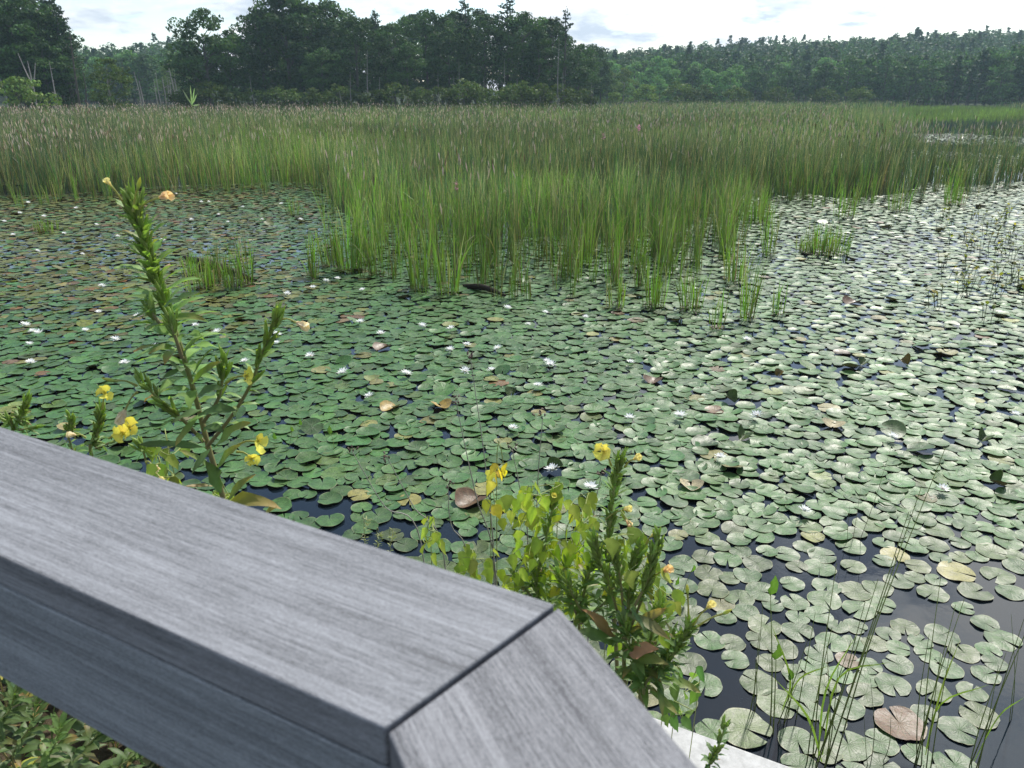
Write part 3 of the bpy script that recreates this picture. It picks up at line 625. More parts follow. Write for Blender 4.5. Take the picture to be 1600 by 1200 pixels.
# tufts standing apart in the water
tufts = [(300, 430, 385, 32, .22), (322, 452, 388, 40, .26), (340, 445, 372, 45, .30), (365, 452, 388, 30, .24), (385, 446, 350, 42, .2), (300, 466, 400, 10, .12), (490, 436, 350, 26, .15), (518, 416, 345, 44, .3), (548, 425, 300, 60, .4), (590, 432, 330, 38, .25), (462, 335, 300, 24, .4), (72, 362, 336, 44, .5), (655, 452, 330, 44, .26), (700, 460, 350, 40, .3),
         (1165, 500, 380, 26, .22), (1120, 516, 440, 14, .2), (1215, 492, 425, 12, .16), (1290, 396, 345, 120, .75), (1262, 394, 360, 40, .4), (1080, 486, 400, 34, .28), (1020, 482, 390, 38, .28), (960, 482, 420, 26, .26), (1200, 400, 300, 30, .25), (1190, 350, 290, 40, .4), (1405, 330, 270, 40, .5), (1490, 320, 270, 40, .5), (1320, 340, 275, 40, .5), (1150, 440, 345, 40, .35)]
where = {300: 'left-hand one', 72: 'x'}
tdesc = ['thin green reed tuft behind the tall primrose', 'full green reed tuft by the sunken log', 'tallest green reed tuft over the sunken log', 'brown-based reed tuft right of the sunken log', 'upright single sheaf of reeds between tall primrose and reed stand', 'sparse short reeds just below the log tuft',
         'narrow lime reed sheaf left of the main reed stand', 'bushy reed tuft at the left corner of the main stand', 'tall tan and green reed tuft forming the left corner of the stand', 'short lime tuft at the left front of the stand', 'low brownish tuft by the far left cattails', 'low olive tuft on the pads near the left edge', 'lime sheaf before the stand, left of its log', 'lime tuft before the stand, right above the floating log',
         'slim tall reed standing alone right of the stand', 'dark short reed stub right of the stand', 'thin yellow reed with brown foot in the sheen', 'round grassy island tuft in the bright water', 'left part of the grassy island, smaller tuft', 'green reed tuft at the right front corner of the stand', 'green reed tuft at the front right of the stand', 'short reed tuft at the front middle of the stand', 'reed tuft in the channel right of the stand', 'taller reed tuft behind the channel', 'lime reed tuft before the right cattails', 'lime reed tuft farther right before the cattails', 'reed tuft before the cattails above the island tuft', 'reed tuft at the right flank of the stand']
for (u, v, vt, n, rad), lab in zip(tufts, tdesc):
    b = W(u, v); tp = P(u, vt, b[1]); H_ = tp[2]; n = int(n * 1.3)
    o = thing('reed_tuft', b, lab, 'reed tuft', 'reed tufts standing in the water'); mb = MB()
    r_ = rad * np.sqrt(rng.uniform(0, 1, n)) * .55; a = rng.uniform(0, 6.28, n)
    ca, cb = cattail_cols(n, 0, 0, 1.0); hh = H_ * rng.uniform(.55, 1.05, n)
    blades(mb, np.stack([r_ * np.cos(a), r_ * np.sin(a)], -1), hh, .0145 * rng.uniform(.6, 1.3, n), a + rng.normal(0, .6, n), np.abs(rng.normal(.05, .06, n)) * H_ * 1.2, rng.normal(0, .1, n) * H_, ca, cb, 6, zb=-.02)
    mb.build('blades', M['reed'], o)
    if H_ < .75 or n < 40 or True:
        mb = MB(); k_ = max(9, n // 2); a = rng.uniform(0, 6.28, k_); rr_ = rad * .5 * rng.uniform(.2, 1, k_)
        leaves(mb, np.stack([rr_ * np.cos(a), rr_ * np.sin(a), rng.uniform(.0, .06, k_)], -1), np.stack([np.cos(a), np.sin(a), rng.uniform(.2, 1.2, k_)], -1), np.tile([0, 0, 1.0], (k_, 1)), rng.uniform(.08, .18, k_), .022, .5, jit((.10, .085, .04), k_, .3), LANCE)
        mb.build('litter', M['herb'], o)

# logs
for (ua, va, ub, vb, r, lab) in [(288, 402, 400, 438, .06, 'dark sunken log behind the tall primrose'), (725, 447, 790, 462, .05, 'dark floating log at the foot of the reed stand')]:
    a_, b_ = W(ua, va, .03), W(ub, vb, .03); mb = MB()
    tube(mb, curve_pts([a_, (a_ + b_) / 2 + [0, 0, .05], b_], 12), [r * .6, r, r * .8, r * .3], (.035, .03, .025), 9)
    tag(mb.build('log', M['bark'], smooth=True), lab, 'log')

# ------------------------------------------------------------------ lily pads
def pads(mb, c, R, az, tilt, tdir, col, M_=22, rings=(.5, .86, 1.0), cup=None, fold=None):
    n = len(c); nr = len(rings); gapw = rng.uniform(.05, .42, n); tt = np.linspace(0, 1, M_)
    ang = gapw[:, None] / 2 + (2 * pi - gapw[:, None]) * tt[None]
    rg = np.array(rings)
    er = 1 + .035 * np.sin(ang * 3 + rng.uniform(0, 6, (n, 1))) + .02 * np.sin(ang * 7 + rng.uniform(0, 6, (n, 1))) + rng.normal(0, .008, ang.shape)
    er *= 1 - .12 * np.exp(-((tt[None]) / .05) ** 2) - .12 * np.exp(-((1 - tt[None]) / .05) ** 2)   # lobes rounded at the slit
    rad = rg[None, :, None] * er[:, None, :] * R[:, None, None]
    lx = rad * np.cos(ang)[:, None]; ly = rad * np.sin(ang)[:, None]
    cup = np.zeros(n) if cup is None else cup; fold = np.zeros(n) if fold is None else fold
    rr_ = rg[None, :, None] * np.ones_like(lx)
    lz = cup[:, None, None] * R[:, None, None] * rr_ ** 3 + fold[:, None, None] * (np.abs(ly) ** 1.5) / np.sqrt(R[:, None, None])
    lz = lz + .035 * R[:, None, None] * rr_ ** 2 * np.sin(2 * ang + rng.uniform(0, 6, (n, 1)))[:, None] + .02 * R[:, None, None] * rr_ ** 3 * np.sin(5 * ang + rng.uniform(0, 6, (n, 1)))[:, None]
    cen = np.zeros((n, 1, 3)); Vl = np.concatenate([cen, np.stack([lx, ly, lz], -1).reshape(n, nr * M_, 3)], 1)
    loc = Vl[..., :2] / R[:, None, None]; loc = np.concatenate([loc, rng.uniform(.1, 1, (n, 1, 1)) * np.ones((n, nr * M_ + 1, 1))], -1)
    ca, sa = np.cos(az)[:, None], np.sin(az)[:, None]
    x = Vl[..., 0] * ca - Vl[..., 1] * sa; y = Vl[..., 0] * sa + Vl[..., 1] * ca; z = Vl[..., 2]
    # tilt about a horizontal axis, rising towards tdir
    cd_, sd2 = np.cos(tdir)[:, None], np.sin(tdir)[:, None]; al = x * cd_ + y * sd2; pe = -x * sd2 + y * cd_
    ct, st_ = np.cos(tilt)[:, None], np.sin(tilt)[:, None]; al2 = al * ct - z * st_; z2 = al * st_ + z * ct
    V = np.stack([c[:, 0:1] + al2 * cd_ - pe * sd2, c[:, 1:2] + al2 * sd2 + pe * cd_, c[:, 2:3] + z2], -1)
    off = 1 + nr * M_
    tri = np.stack([np.zeros(M_ - 1, int), 1 + np.arange(M_ - 1), 2 + np.arange(M_ - 1)], -1)
    q = grid_faces(1, nr, M_) + 1 if nr > 1 else np.zeros((0, 4), int)
    k_ = (np.arange(n) * off)[:, None, None]
    mb.add(V.reshape(-1, 3), [(tri[None] + k_).reshape(-1, 3)] + ([(q[None][..., [0, 3, 2, 1]] + k_).reshape(-1, 4)] if nr > 1 else []), np.repeat(col, off, 0), loc.reshape(-1, 3))
# open water: (u, v, ru, rv, emptiness)
OPEN = [(1540, 950, 150, 42, .95), (1590, 990, 90, 30, .9), (1140, 1120, 75, 90, .93), (1330, 1180, 150, 55, .75), (1290, 890, 90, 20, .8), (1500, 1140, 60, 40, .7), (1560, 1190, 60, 30, .4), (470, 788, 120, 28, .93), (610, 842, 120, 30, .93), (690, 868, 50, 25, .95), (1080, 850, 70, 26, .75), (1190, 845, 70, 12, .8), (265, 735, 75, 45, .96), (90, 690, 60, 14, .7),
        (460, 628, 20, 6, .9), (580, 700, 60, 10, .6), (300, 505, 30, 7, .7), (60, 545, 30, 7, .6), (180, 580, 30, 6, .6), (1190, 608, 40, 9, .4), (1050, 770, 60, 12, .6), (1300, 620, 40, 6, .7), (1500, 620, 60, 6, .6), (1420, 530, 60, 5, .6), (1250, 690, 50, 7, .5), (1010, 500, 40, 6, .7), (980, 520, 30, 5, .5), (1450, 720, 45, 8, .5), (1290, 920, 40, 18, .4), (1040, 905, 60, 60, .5), (545, 545, 20, 5, .9), (770, 590, 12, 4, .8), (660, 610, 14, 5, .7), (1580, 215, 60, 22, .6), (380, 640, 30, 8, .6)]
def emptiness(u, v):
    e = 0.0
    for (cu, cv, ru, rv, k_) in OPEN:
        d_ = ((u - cu) / ru) ** 2 + ((v - cv) / rv) ** 2
        if d_ < 1.3: e = max(e, k_ * min(1, (1.3 - d_) / .35))
    return e
cell = .12; gridd = {}
def try_place(x, y, R, f):
    i, j = int(x // cell), int(y // cell); rr_ = 3
    for a in range(i - rr_, i + rr_ + 1):
        for b in range(j - rr_, j + rr_ + 1):
            for (qx, qy, qr) in gridd.get((a, b), ()):
                if (qx - x) ** 2 + (qy - y) ** 2 < (f * (qr + R)) ** 2: return False
    gridd.setdefault((i, j), []).append((x, y, R)); return True
PD = []     # x, y, R, special
special = [(690, 637, .10, 'o'), (735, 787, .12, 'b'), (1080, 762, .09, 't'), (1302, 668, .10, 't'), (1405, 1132, .115, 'b'), (598, 547, .11, 'b'), (562, 777, .09, 'y'), (1398, 868, .09, 'y'), (640, 783, .09, 'y'), (610, 640, .10, 'o'), (1140, 628, .11, 's'), (1160, 686, .11, 's'), (868, 738, .11, 's'), (1350, 570, .10, 's'), (1412, 570, .11, 'sb'), (1218, 588, .08, 'sb'), (1020, 598, .10, 'b'), (1330, 475, .13, 'b'), (1550, 760, .10, 's'), (1165, 1140, .125, 'g'), (1215, 1100, .10, 'n'), (1535, 690, .1, 's'), (800, 618, .1, 's'), (1495, 895, .115, 'y'), (1325, 1165, .1, 'n'), ]
for (u, v, R, k_) in special:
    q = W(u, v); try_place(q[0], q[1], R, .1); PD.append((q[0], q[1], R, k_))
for (d0, d1_, tries, f) in [(2.3, 6, 26000, .60), (6, 13, 90000, .60), (13, 27, 110000, .66), (27, 62, 60000, .8)]:
    n = tries; D = np.sqrt(d0 ** 2 + (d1_ ** 2 - d0 ** 2) * rng.uniform(0, 1, n)); X_ = rng.uniform(-.78, .78, n) * D
    U_, V_, _ = proj(np.stack([X_, D, 0 * D], -1)); RR = rng.uniform(.062, .098, n) * (1 + .22 * ss(D, 3.6, 6.5)); E_ = edge_v(U_)
    for x, y, u, v, R, e_ in zip(X_, D, U_, V_, RR, E_):
        if u < -80 or u > 1680 or v > 1260: continue
        if d0 < 27:
            if v < e_ - (90 if 490 < u < 1190 else 14): continue
        elif u < 1385 or noise2(x, y, 3, 44) > .5: continue
        if y < np.interp(x, TOEX, TOEY) + .12: continue
        e = emptiness(u, v)
        if rng.uniform() < e: continue
        
        ff = f + .11 * float(ss(u, 850, 1250)) * float(ss(-v, -700, -500)) + .04 + (.12 if (v > 840 and u > 1000) else 0)
        if try_place(x, y, R, ff): PD.append((x, y, R, 'n'))
PDx = np.array([[q[0], q[1], q[2]] for q in PD]); kind = np.array([q[3] for q in PD]); n = len(PD)
u, v, dep = proj(np.c_[PDx[:, :2], np.zeros(n)])
zone_l = ss(-u, -620, -250) * ss(-v, -560, -430)          # olive crowded pads at the far left
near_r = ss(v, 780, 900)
col = jit((.058, .138, .036), n, .16)
ol = rng.uniform(0, 1, n) < zone_l * .75; col[ol] = jit((.105, .120, .022), n, .25)[ol]
br = rng.uniform(0, 1, n) < zone_l * .05; col[br] = jit((.15, .08, .016), n, .2)[br]
yl = rng.uniform(0, 1, n) < .022; col[yl] = jit((.19, .19, .06), n, .2)[yl]
pl = rng.uniform(0, 1, n) < .25 * near_r + .05; col[pl] = jit((.072, .122, .032), n, .16)[pl]
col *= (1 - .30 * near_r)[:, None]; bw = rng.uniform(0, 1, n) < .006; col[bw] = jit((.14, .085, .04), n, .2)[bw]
SC = {'o': (.32, .22, .05), 'b': (.12, .065, .035), 't': (.42, .36, .22), 'y': (.24, .22, .06), 's': (.045, .08, .018), 'sb': (.13, .09, .02), 'g': (.10, .14, .05)}
tilt = np.abs(rng.normal(0, .036, n)) * (1 - .75 * near_r) * (1 - .3 * ss(u, 800, 1200)) + .01; tdir = rng.uniform(0, 6.28, n)
crowd = (near_r < .3) & (rng.uniform(0, 1, n) < .55); tdir[crowd] = rng.normal(-1.3, .8, n)[crowd]
big = (rng.uniform(0, 1, n) < .018) & (near_r < .5); tilt[big] += rng.uniform(.15, .5, n)[big]
cup = rng.normal(.03, .035, n) * (1 - .8 * near_r); fold = np.abs(rng.normal(0, .07, n)) * (1 - .9 * near_r)
for i, k_ in enumerate(kind):
    if k_ in SC: col[i] = SC[k_]
    if k_[0] == 's': tilt[i] = rng.uniform(.35, .7); tdir[i] = rng.uniform(-.9, .9) + pi / 2; fold[i] = rng.uniform(.9, 1.6); PDx[i, 2] *= .6
    if k_ in ('b', 't', 'o'): fold[i] = .5; cup[i] = .12
    if (k_ == 'b' and v[i] > 1000): fold[i] = .05; cup[i] = .03; tilt[i] = .02
R = PDx[:, 2]; zc = R * np.sin(tilt) * .8 + .004 + rng.uniform(0, .008, n) * (1 - .6 * near_r) + np.maximum(0, -cup) * R
C3 = np.c_[PDx[:, :2], zc]; az = rng.uniform(0, 6.28, n)
# hidden behind the rail or out of frame: not among the individuals
def behind_rail(u, v):
    return (v > np.interp(u, [0, 870, 1095], [677, 945, 1200])) & (u < 1095)
vis = (u > -15) & (u < 1615) & (v < 1205) & ~behind_rail(u, v)
size = np.where(vis, R / dep, 0); size[kind != 'n'] += np.where(vis[kind != 'n'], .05, 0)
order = np.argsort(-size); ind = order[:300]; rest = order[300:]
def plabel(i):
    k_ = kind[i]; uu, vv = u[i], v[i]
    if k_ == 'b' and vv > 1000: return 'brown dead lily pad afloat among the reed stems at the bottom right'
    if k_ == 'b' and abs(uu - 735) < 9: return 'dark red-brown upturned lily pad beside the yellow vine'
    if k_ == 'b': return 'brown withered lily pad with a curled rim'
    if k_ == 'g': return 'round olive lily pad alone beside the concrete ledge'
    if k_ == 'o': return 'orange-edged lily pad in the left half of the pond'
    if k_ == 't': return 'pale tan lily pad among green ones'
    if k_ == 'y': return 'yellowing lily pad at the edge of open water'
    if k_ == 's': return 'dark green lily pad standing on edge out of the water'
    if k_ == 'sb': return 'brownish lily pad standing on edge'
    c_ = col[i]; hue = 'yellowed' if c_[0] > .155 else ('brown' if c_[0] > 1.25 * c_[1] else ('pale green' if c_[0] > .095 else 'green'))
    zn = 'in the bottom right corner' if (vv > 1000 and uu > 1000) else ('below the open water on the right' if (vv > 860 and uu > 1000) else ('just right of the yellow vine' if (uu > 900) else ('between the tall primrose and the yellow vine' if uu > 380 else 'behind the long handrail')))
    return '%s notched lily pad floating %s' % (hue, zn)
rank = {}
for i in ind:
    mb = MB(); s_ = slice(i, i + 1); z0 = C3[i:i + 1] * 0
    o = None
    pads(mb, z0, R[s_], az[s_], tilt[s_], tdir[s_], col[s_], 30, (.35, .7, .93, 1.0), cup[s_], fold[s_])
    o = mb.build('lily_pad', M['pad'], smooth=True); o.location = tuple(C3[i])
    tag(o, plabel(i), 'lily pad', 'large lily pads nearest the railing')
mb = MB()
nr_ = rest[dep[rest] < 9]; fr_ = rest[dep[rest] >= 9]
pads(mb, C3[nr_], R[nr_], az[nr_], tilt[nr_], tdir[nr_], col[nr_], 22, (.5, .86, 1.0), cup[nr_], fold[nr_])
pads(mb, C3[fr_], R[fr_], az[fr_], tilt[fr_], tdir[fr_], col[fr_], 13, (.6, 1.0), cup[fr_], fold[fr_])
tag(mb.build('lily_pad_carpet', M['pad'], smooth=True), 'unbroken carpet of smaller lily pads farther out', 'lily pads', kind='stuff')
print('pads', n, 'near', len(nr_))

# ------------------------------------------------------------------ white water lilies
def lily_meshes(seed, simple=False):
    pm, cm = MB(), MB()
    for k_, (cnt, el, ln) in enumerate([(8, .28, .062), (8, .62, .056), (7, 1.0, .046)] if not simple else [(8, .35, .062), (7, .85, .052)]):
        a = np.linspace(0, 2 * pi, cnt, endpoint=False) + k_ * .4 + rng.normal(0, .08, cnt); e = el + rng.normal(0, .08, cnt)
        d_ = np.stack([np.cos(a) * np.cos(e), np.sin(a) * np.cos(e), np.sin(e)], -1); up = np.stack([-np.cos(a) * np.sin(e), -np.sin(a) * np.sin(e), np.cos(e)], -1)
        leaves(pm, d_ * .006, d_, up, ln * rng.uniform(.9, 1.1, cnt), .019, -.12, jit((.80, .81, .80), cnt, .03), np.array([.5, .8, 1, .95, .75, .4, .05]), fold=.5, wave=.01)
    m_ = 22; a = rng.uniform(0, 6.28, m_); rr_ = rng.uniform(0, .011, m_)
    d_ = np.stack([np.cos(a) * .4, np.sin(a) * .4, np.ones(m_)], -1)
    spindles(cm, np.stack([rr_ * np.cos(a), rr_ * np.sin(a), np.full(m_, .004)], -1), d_, .020, .002, jit((.75, .52, .05), m_, .1), 5)
    return pm.mesh('petals', M['white_petal'], True), cm.mesh('stamens', M['petal'], True)
LM = [lily_meshes(i) for i in range(4)]
lil = [(45, 318), (32, 335), (8, 348), (22, 369), (101, 367), (152, 353), (315, 317), (327, 317), (276, 304), (342, 337), (357, 349), (255, 378), (161, 451), (156, 492), (217, 499), (135, 521), (41, 513), (53, 523), (63, 525), (182, 536), (48, 543), (243, 547), (50, 572), (197, 573), (307, 513), (340, 524), (384, 570), (485, 562), (434, 528), (434, 541), (450, 463), (490, 453), (510, 443), (528, 439),
       (564, 508), (595, 526), (660, 514), (705, 518), (730, 544), (704, 552), (778, 550), (635, 590), (537, 588), (727, 586), (768, 584), (855, 570), (861, 576), (841, 609), (793, 486), (852, 493), (915, 500), (825, 512), (802, 676), (983, 660), (1062, 657), (1181, 656), (567, 457), (578, 625), (863, 742), (922, 771), (1255, 807), (1125, 722), (1393, 690), (1470, 772), (1585, 655), (1279, 397), (1166, 536), (985, 572),
       (120, 327), (200, 330), (230, 350), (70, 340), (380, 325), (410, 345), (300, 345), (440, 320), (60, 395), (130, 400), (470, 345), (185, 372), (1365, 302), (1550, 590)]
def band(u_, v_):
    if v_ < 410: return 'far', 'among the crowded far pads at left'
    if v_ < 515: return 'upper', 'level with the foot of the reed stand'
    if v_ < 600: return 'middle', 'in the middle band of pads'
    return 'near', 'in the nearer band of pads'
bands = {}
for q in sorted(lil): bands.setdefault(band(*q)[0], []).append(q)
lspec = {(922, 771): 'large open white water lily right above the pod-laden primrose', (863, 742): 'white water lily just above the yellow vine', (1255, 807): 'open white water lily farthest down at right, beside blue open water'}
for (u_, v_) in lil:
    q = W(u_, v_ + 2); b_, txt = band(u_, v_); i_ = bands[b_].index((u_, v_))
    s_ = rng.uniform(.8, 1.1) * (1.05 if v_ < 450 else 1.05)
    o = thing('water_lily', (q[0], q[1], .05), lspec.get((u_, v_)) or 'white water lily, %s from the left %s' % (ORD[i_], txt), 'water lily', 'white water lilies', rng.uniform(0, 6.28), s_)
    o.rotation_euler = (rng.normal(0, .15), rng.normal(0, .15), rng.uniform(0, 6.28))
    a_, b2_ = LM[rng.integers(0, 4)]; child(a_, 'petals', o); child(b2_, 'stamens', o)

# ------------------------------------------------------------------ rushes and spear leaves standing in the near water
def stem_plant(name, base, tips, label, cat, group=None, r=.0028, leaf=(), blade=(), col=(.17, .22, .06), dY=-.12, dark=True):
    b = W(*base); o = thing(name, b, label, cat, group); mb = MB()
    def run(u_, v_, dy): return P(u_, v_, b[1] + dy)
    for k_, (tu, tv) in enumerate(tips):
        bb = b + np.r_[rng.normal(0, .03, 2), 0]; bb[2] = -.15
        tp = run(tu, tv, dY + rng.normal(0, .04)); mid_ = (bb + tp) / 2 + rng.normal(0, .012, 3)
        pts = curve_pts([bb, mid_, tp], 12); tcol = np.array(col) * rng.uniform(.75, 1.2)
        cc = np.array([(.05, .045, .03)]) * 1.0 + (tcol - np.array([.05, .045, .03])) * np.clip(np.linspace(0, 2.2, 12), 0, 1)[:, None]
        tube(mb, pts, [r, r * .8, r * .35], cc, 5)
    part(mb, 'stems', M['stalk'], o)
    if leaf:
        for (lu, lv, L_) in leaf:
            lm = MB(); q = run(lu, lv, dY); leaves(lm, [q], [[rng.normal(0, .15), rng.normal(0, .15) - .2, 1.0]], [[0.3, -1, .3]], L_ * 1.25, L_ * .55, 0.0, jit((.085, .17, .035), 1, .12), SPEAR, .35)
            part(lm, 'leaf', M['herb'], o)
    if blade:
        bm_ = MB()
        for (u0, v0, u1, v1, u2, v2) in blade:
            pts = curve_pts([run(u0, v0, 0), run(u1, v1, dY), run(u2, v2, dY * 1.3)], 9); K = len(pts)
            sdv = nrm(np.cross(nrm(np.gradient(pts, axis=0)), np.array([0.2, -1, .4]))); pr = .0055 * np.sin(np.linspace(.5, pi - .05, K))
            V = np.stack([pts - sdv * pr[:, None], pts + sdv * pr[:, None]], 1).reshape(-1, 3)
            bm_.add(V, grid_faces(1, K, 2), jit((.24, .30, .06), 1, .15)[0])
        part(bm_, 'blades', M['reed'], o)
    return o
stem_plant('spear_plant', (1195, 1135), [(1204, 925), (1213, 1020)], 'water plant with two upright spear leaves, left of the rush clumps', 'water plant', leaf=[(1204, 930, .085), (1212, 1030, .075)], r=.004)
stem_plant('spear_plant', (1180, 1108), [(1192, 945), (1186, 990), (1180, 1030)], 'thin green stems rising from a dark foot beside the leaning pad', 'water plant')
stem_plant('rush_clump', (1224, 1118), [(1274, 957), (1240, 1010), (1262, 1000), (1245, 1070), (1228, 1060)], 'rush clump with dark tangled foot and short leaning stems', 'rush clump', leaf=[(1236, 1062, .06)], blade=[(1226, 1105, 1250, 1060, 1296, 1040), (1222, 1110, 1235, 1060, 1205, 975)])
stem_plant('rush_clump', (1280, 1195), [(1420, 800), (1477, 700), (1440, 760), (1307, 880), (1352, 940), (1372, 905), (1300, 980), (1292, 1010), (1330, 1000), (1310, 1040)], 'tall rush clump with very long arching stems reaching far over the pads', 'rush clump', blade=[(1285, 1180, 1310, 1060, 1390, 1035), (1278, 1190, 1290, 1080, 1340, 990), (1284, 1190, 1262, 1120, 1210, 1060)], r=.0032)
stem_plant('rush_clump', (1444, 1190), [(1470, 900), (1493, 945), (1507, 935), (1452, 990), (1488, 1000), (1470, 1020)], 'rush clump with upright stems right of the brown pad', 'rush clump', blade=[(1447, 1170, 1470, 1100, 1545, 1070), (1446, 1180, 1470, 1080, 1500, 1000)])
stem_plant('rush_clump', (1520, 1198), [(1600, 967), (1640, 900), (1560, 1040), (1572, 1020)], 'rush clump leaning out past the right edge', 'rush clump', blade=[(1522, 1190, 1560, 1120, 1600, 1090)])
stem_plant('rush_clump', (1372, 1190), [(1360, 1060), (1392, 1120), (1350, 1120)], 'small sparse rush between the two tall rush clumps', 'rush clump', r=.002, col=(.12, .14, .05))
stem_plant('rush_clump', (1585, 1120), [(1580, 960), (1594, 1000)], 'pair of thin rush stems close to the right edge', 'rush clump', r=.002)
stem_plant('rush_clump', (1335, 842), [(1345, 762), (1328, 790), (1392, 700)], 'few thin tan stems among pads near the yellow curled pad', 'rush clump', r=.002, col=(.25, .23, .12))
for k_, (bu, bv, tu, tv, L_) in enumerate([(1078, 925, 1083, 878, .06), (1060, 922, 1056, 900, .05), (518, 700, 516, 664, .07), (455, 700, 457, 660, .05), (440, 702, 430, 672, .06), (465, 690, 470, 650, .05)]):
    stem_plant('spear_plant', (bu, bv), [(tu, tv + 8)], ['spear leaf beside the pods of the near primrose', 'smaller spear leaf left of its taller neighbour by the primrose pods', 'dark spear leaf standing alone in the pads left of centre', 'upright spear leaf right of the tall primrose', 'leaning spear leaf right of the tall primrose', 'farthest spear leaf right of the tall primrose'][k_], 'water plant', 'spear-leaved water plants', leaf=[(tu, tv + 14, L_)], dY=-.03)
# patch of spear leaves at the right
pts_ = []
for _ in range(46): pts_.append((rng.uniform(1470, 1610), rng.uniform(322, 460)))
pts_ += [(1524, 440), (1464, 470), (1542, 492), (1598, 470), (1597, 440), (1465, 355)]
for k_, (u_, v_) in enumerate(sorted(pts_)):
    b = W(u_, v_ + 12); o = thing('spear_plant', b, 'small olive spear-leaved plant standing in the bright water near the right edge', 'water plant', 'spear-leaved plants near the right edge'); sm = MB()
    for j in range(rng.integers(2, 6)):
        a = rng.uniform(0, 6.28); q0 = np.r_[rng.normal(0, .05, 2), -.05]; q1 = q0 + [cos(a) * .06, sin(a) * .06, rng.uniform(.15, .35)]
        tube(sm, [q0, (q0 + q1) / 2, q1], .004, (.07, .08, .03), 4)
        lm = MB(); leaves(lm, [q1], [[cos(a) * .5, sin(a) * .5, rng.uniform(.1, 1)]], [[-cos(a), -sin(a), 1]], rng.uniform(.08, .14), .05, .3, jit((.15, .17, .04) if rng.uniform() < .7 else (.3, .26, .04), 1, .2), SPEAR); lm.build('leaf', M['herb'], o, True)
    sm.build('stems', M['stalk'], o, True)
# reed plume and loosestrife rising over the cattails
b = W(300, 250); q = P(300, 165, b[1]); o = thing('giant_reed', (q[0], b[1], 0), 'single pale reed with broad leaves rising above the cattails before the woods', 'reed'); mb = MB()
tube(mb, [[q[0], b[1], 0], q + [0, 0, 0]], [.008, .005], (.2, .25, .1), 6); part(mb, 'stem', M['stalk'], o); mb = MB()
for (du, dv) in ((-16, -28), (4, -30), (9, -22), (-6, -12), (14, -2), (-3, -34)):
    e = P(300 + du, 165 + dv, b[1]); leaves(mb, [q], [e - q], [[0, -1, .3]], np.linalg.norm(e - q), .06, .05, jit((.28, .33, .2), 1, .1))
part(mb, 'leaves', M['reed'], o)
for (u_, v_, k_, lab) in [(998, 199, 40, 'bright pink flower spike rising above the cattails right of centre'), (944, 212, 12, 'faint pink flower spike left of the brighter one'), (1020, 217, 8, 'tiny pink spike just right of the bright pink one'), (713, 288, 14, 'purple flower spike beside the reed stand')]:
    b = W(u_, 262 if v_ < 250 else 330); q = P(u_, v_, b[1]); o = thing('purple_loosestrife', (q[0], b[1], 0), lab, 'flower spike', 'pink loosestrife spikes'); mb = MB()
    tube(mb, [[q[0], b[1], 0], q], [.006, .003], (.12, .12, .05), 5); part(mb, 'stem', M['stalk'], o); mb = MB(); k_ *= 2
    cc = q + np.c_[rng.normal(0, .035, k_), rng.normal(0, .035, k_), rng.uniform(-.14, .10, k_)]
    clump_quads(mb, cc, rng.normal(0, 1, (k_, 3)), np.full(k_, .03), jit((.70, .30, .55), k_, .12)); part(mb, 'blossom', M['petal'], o)

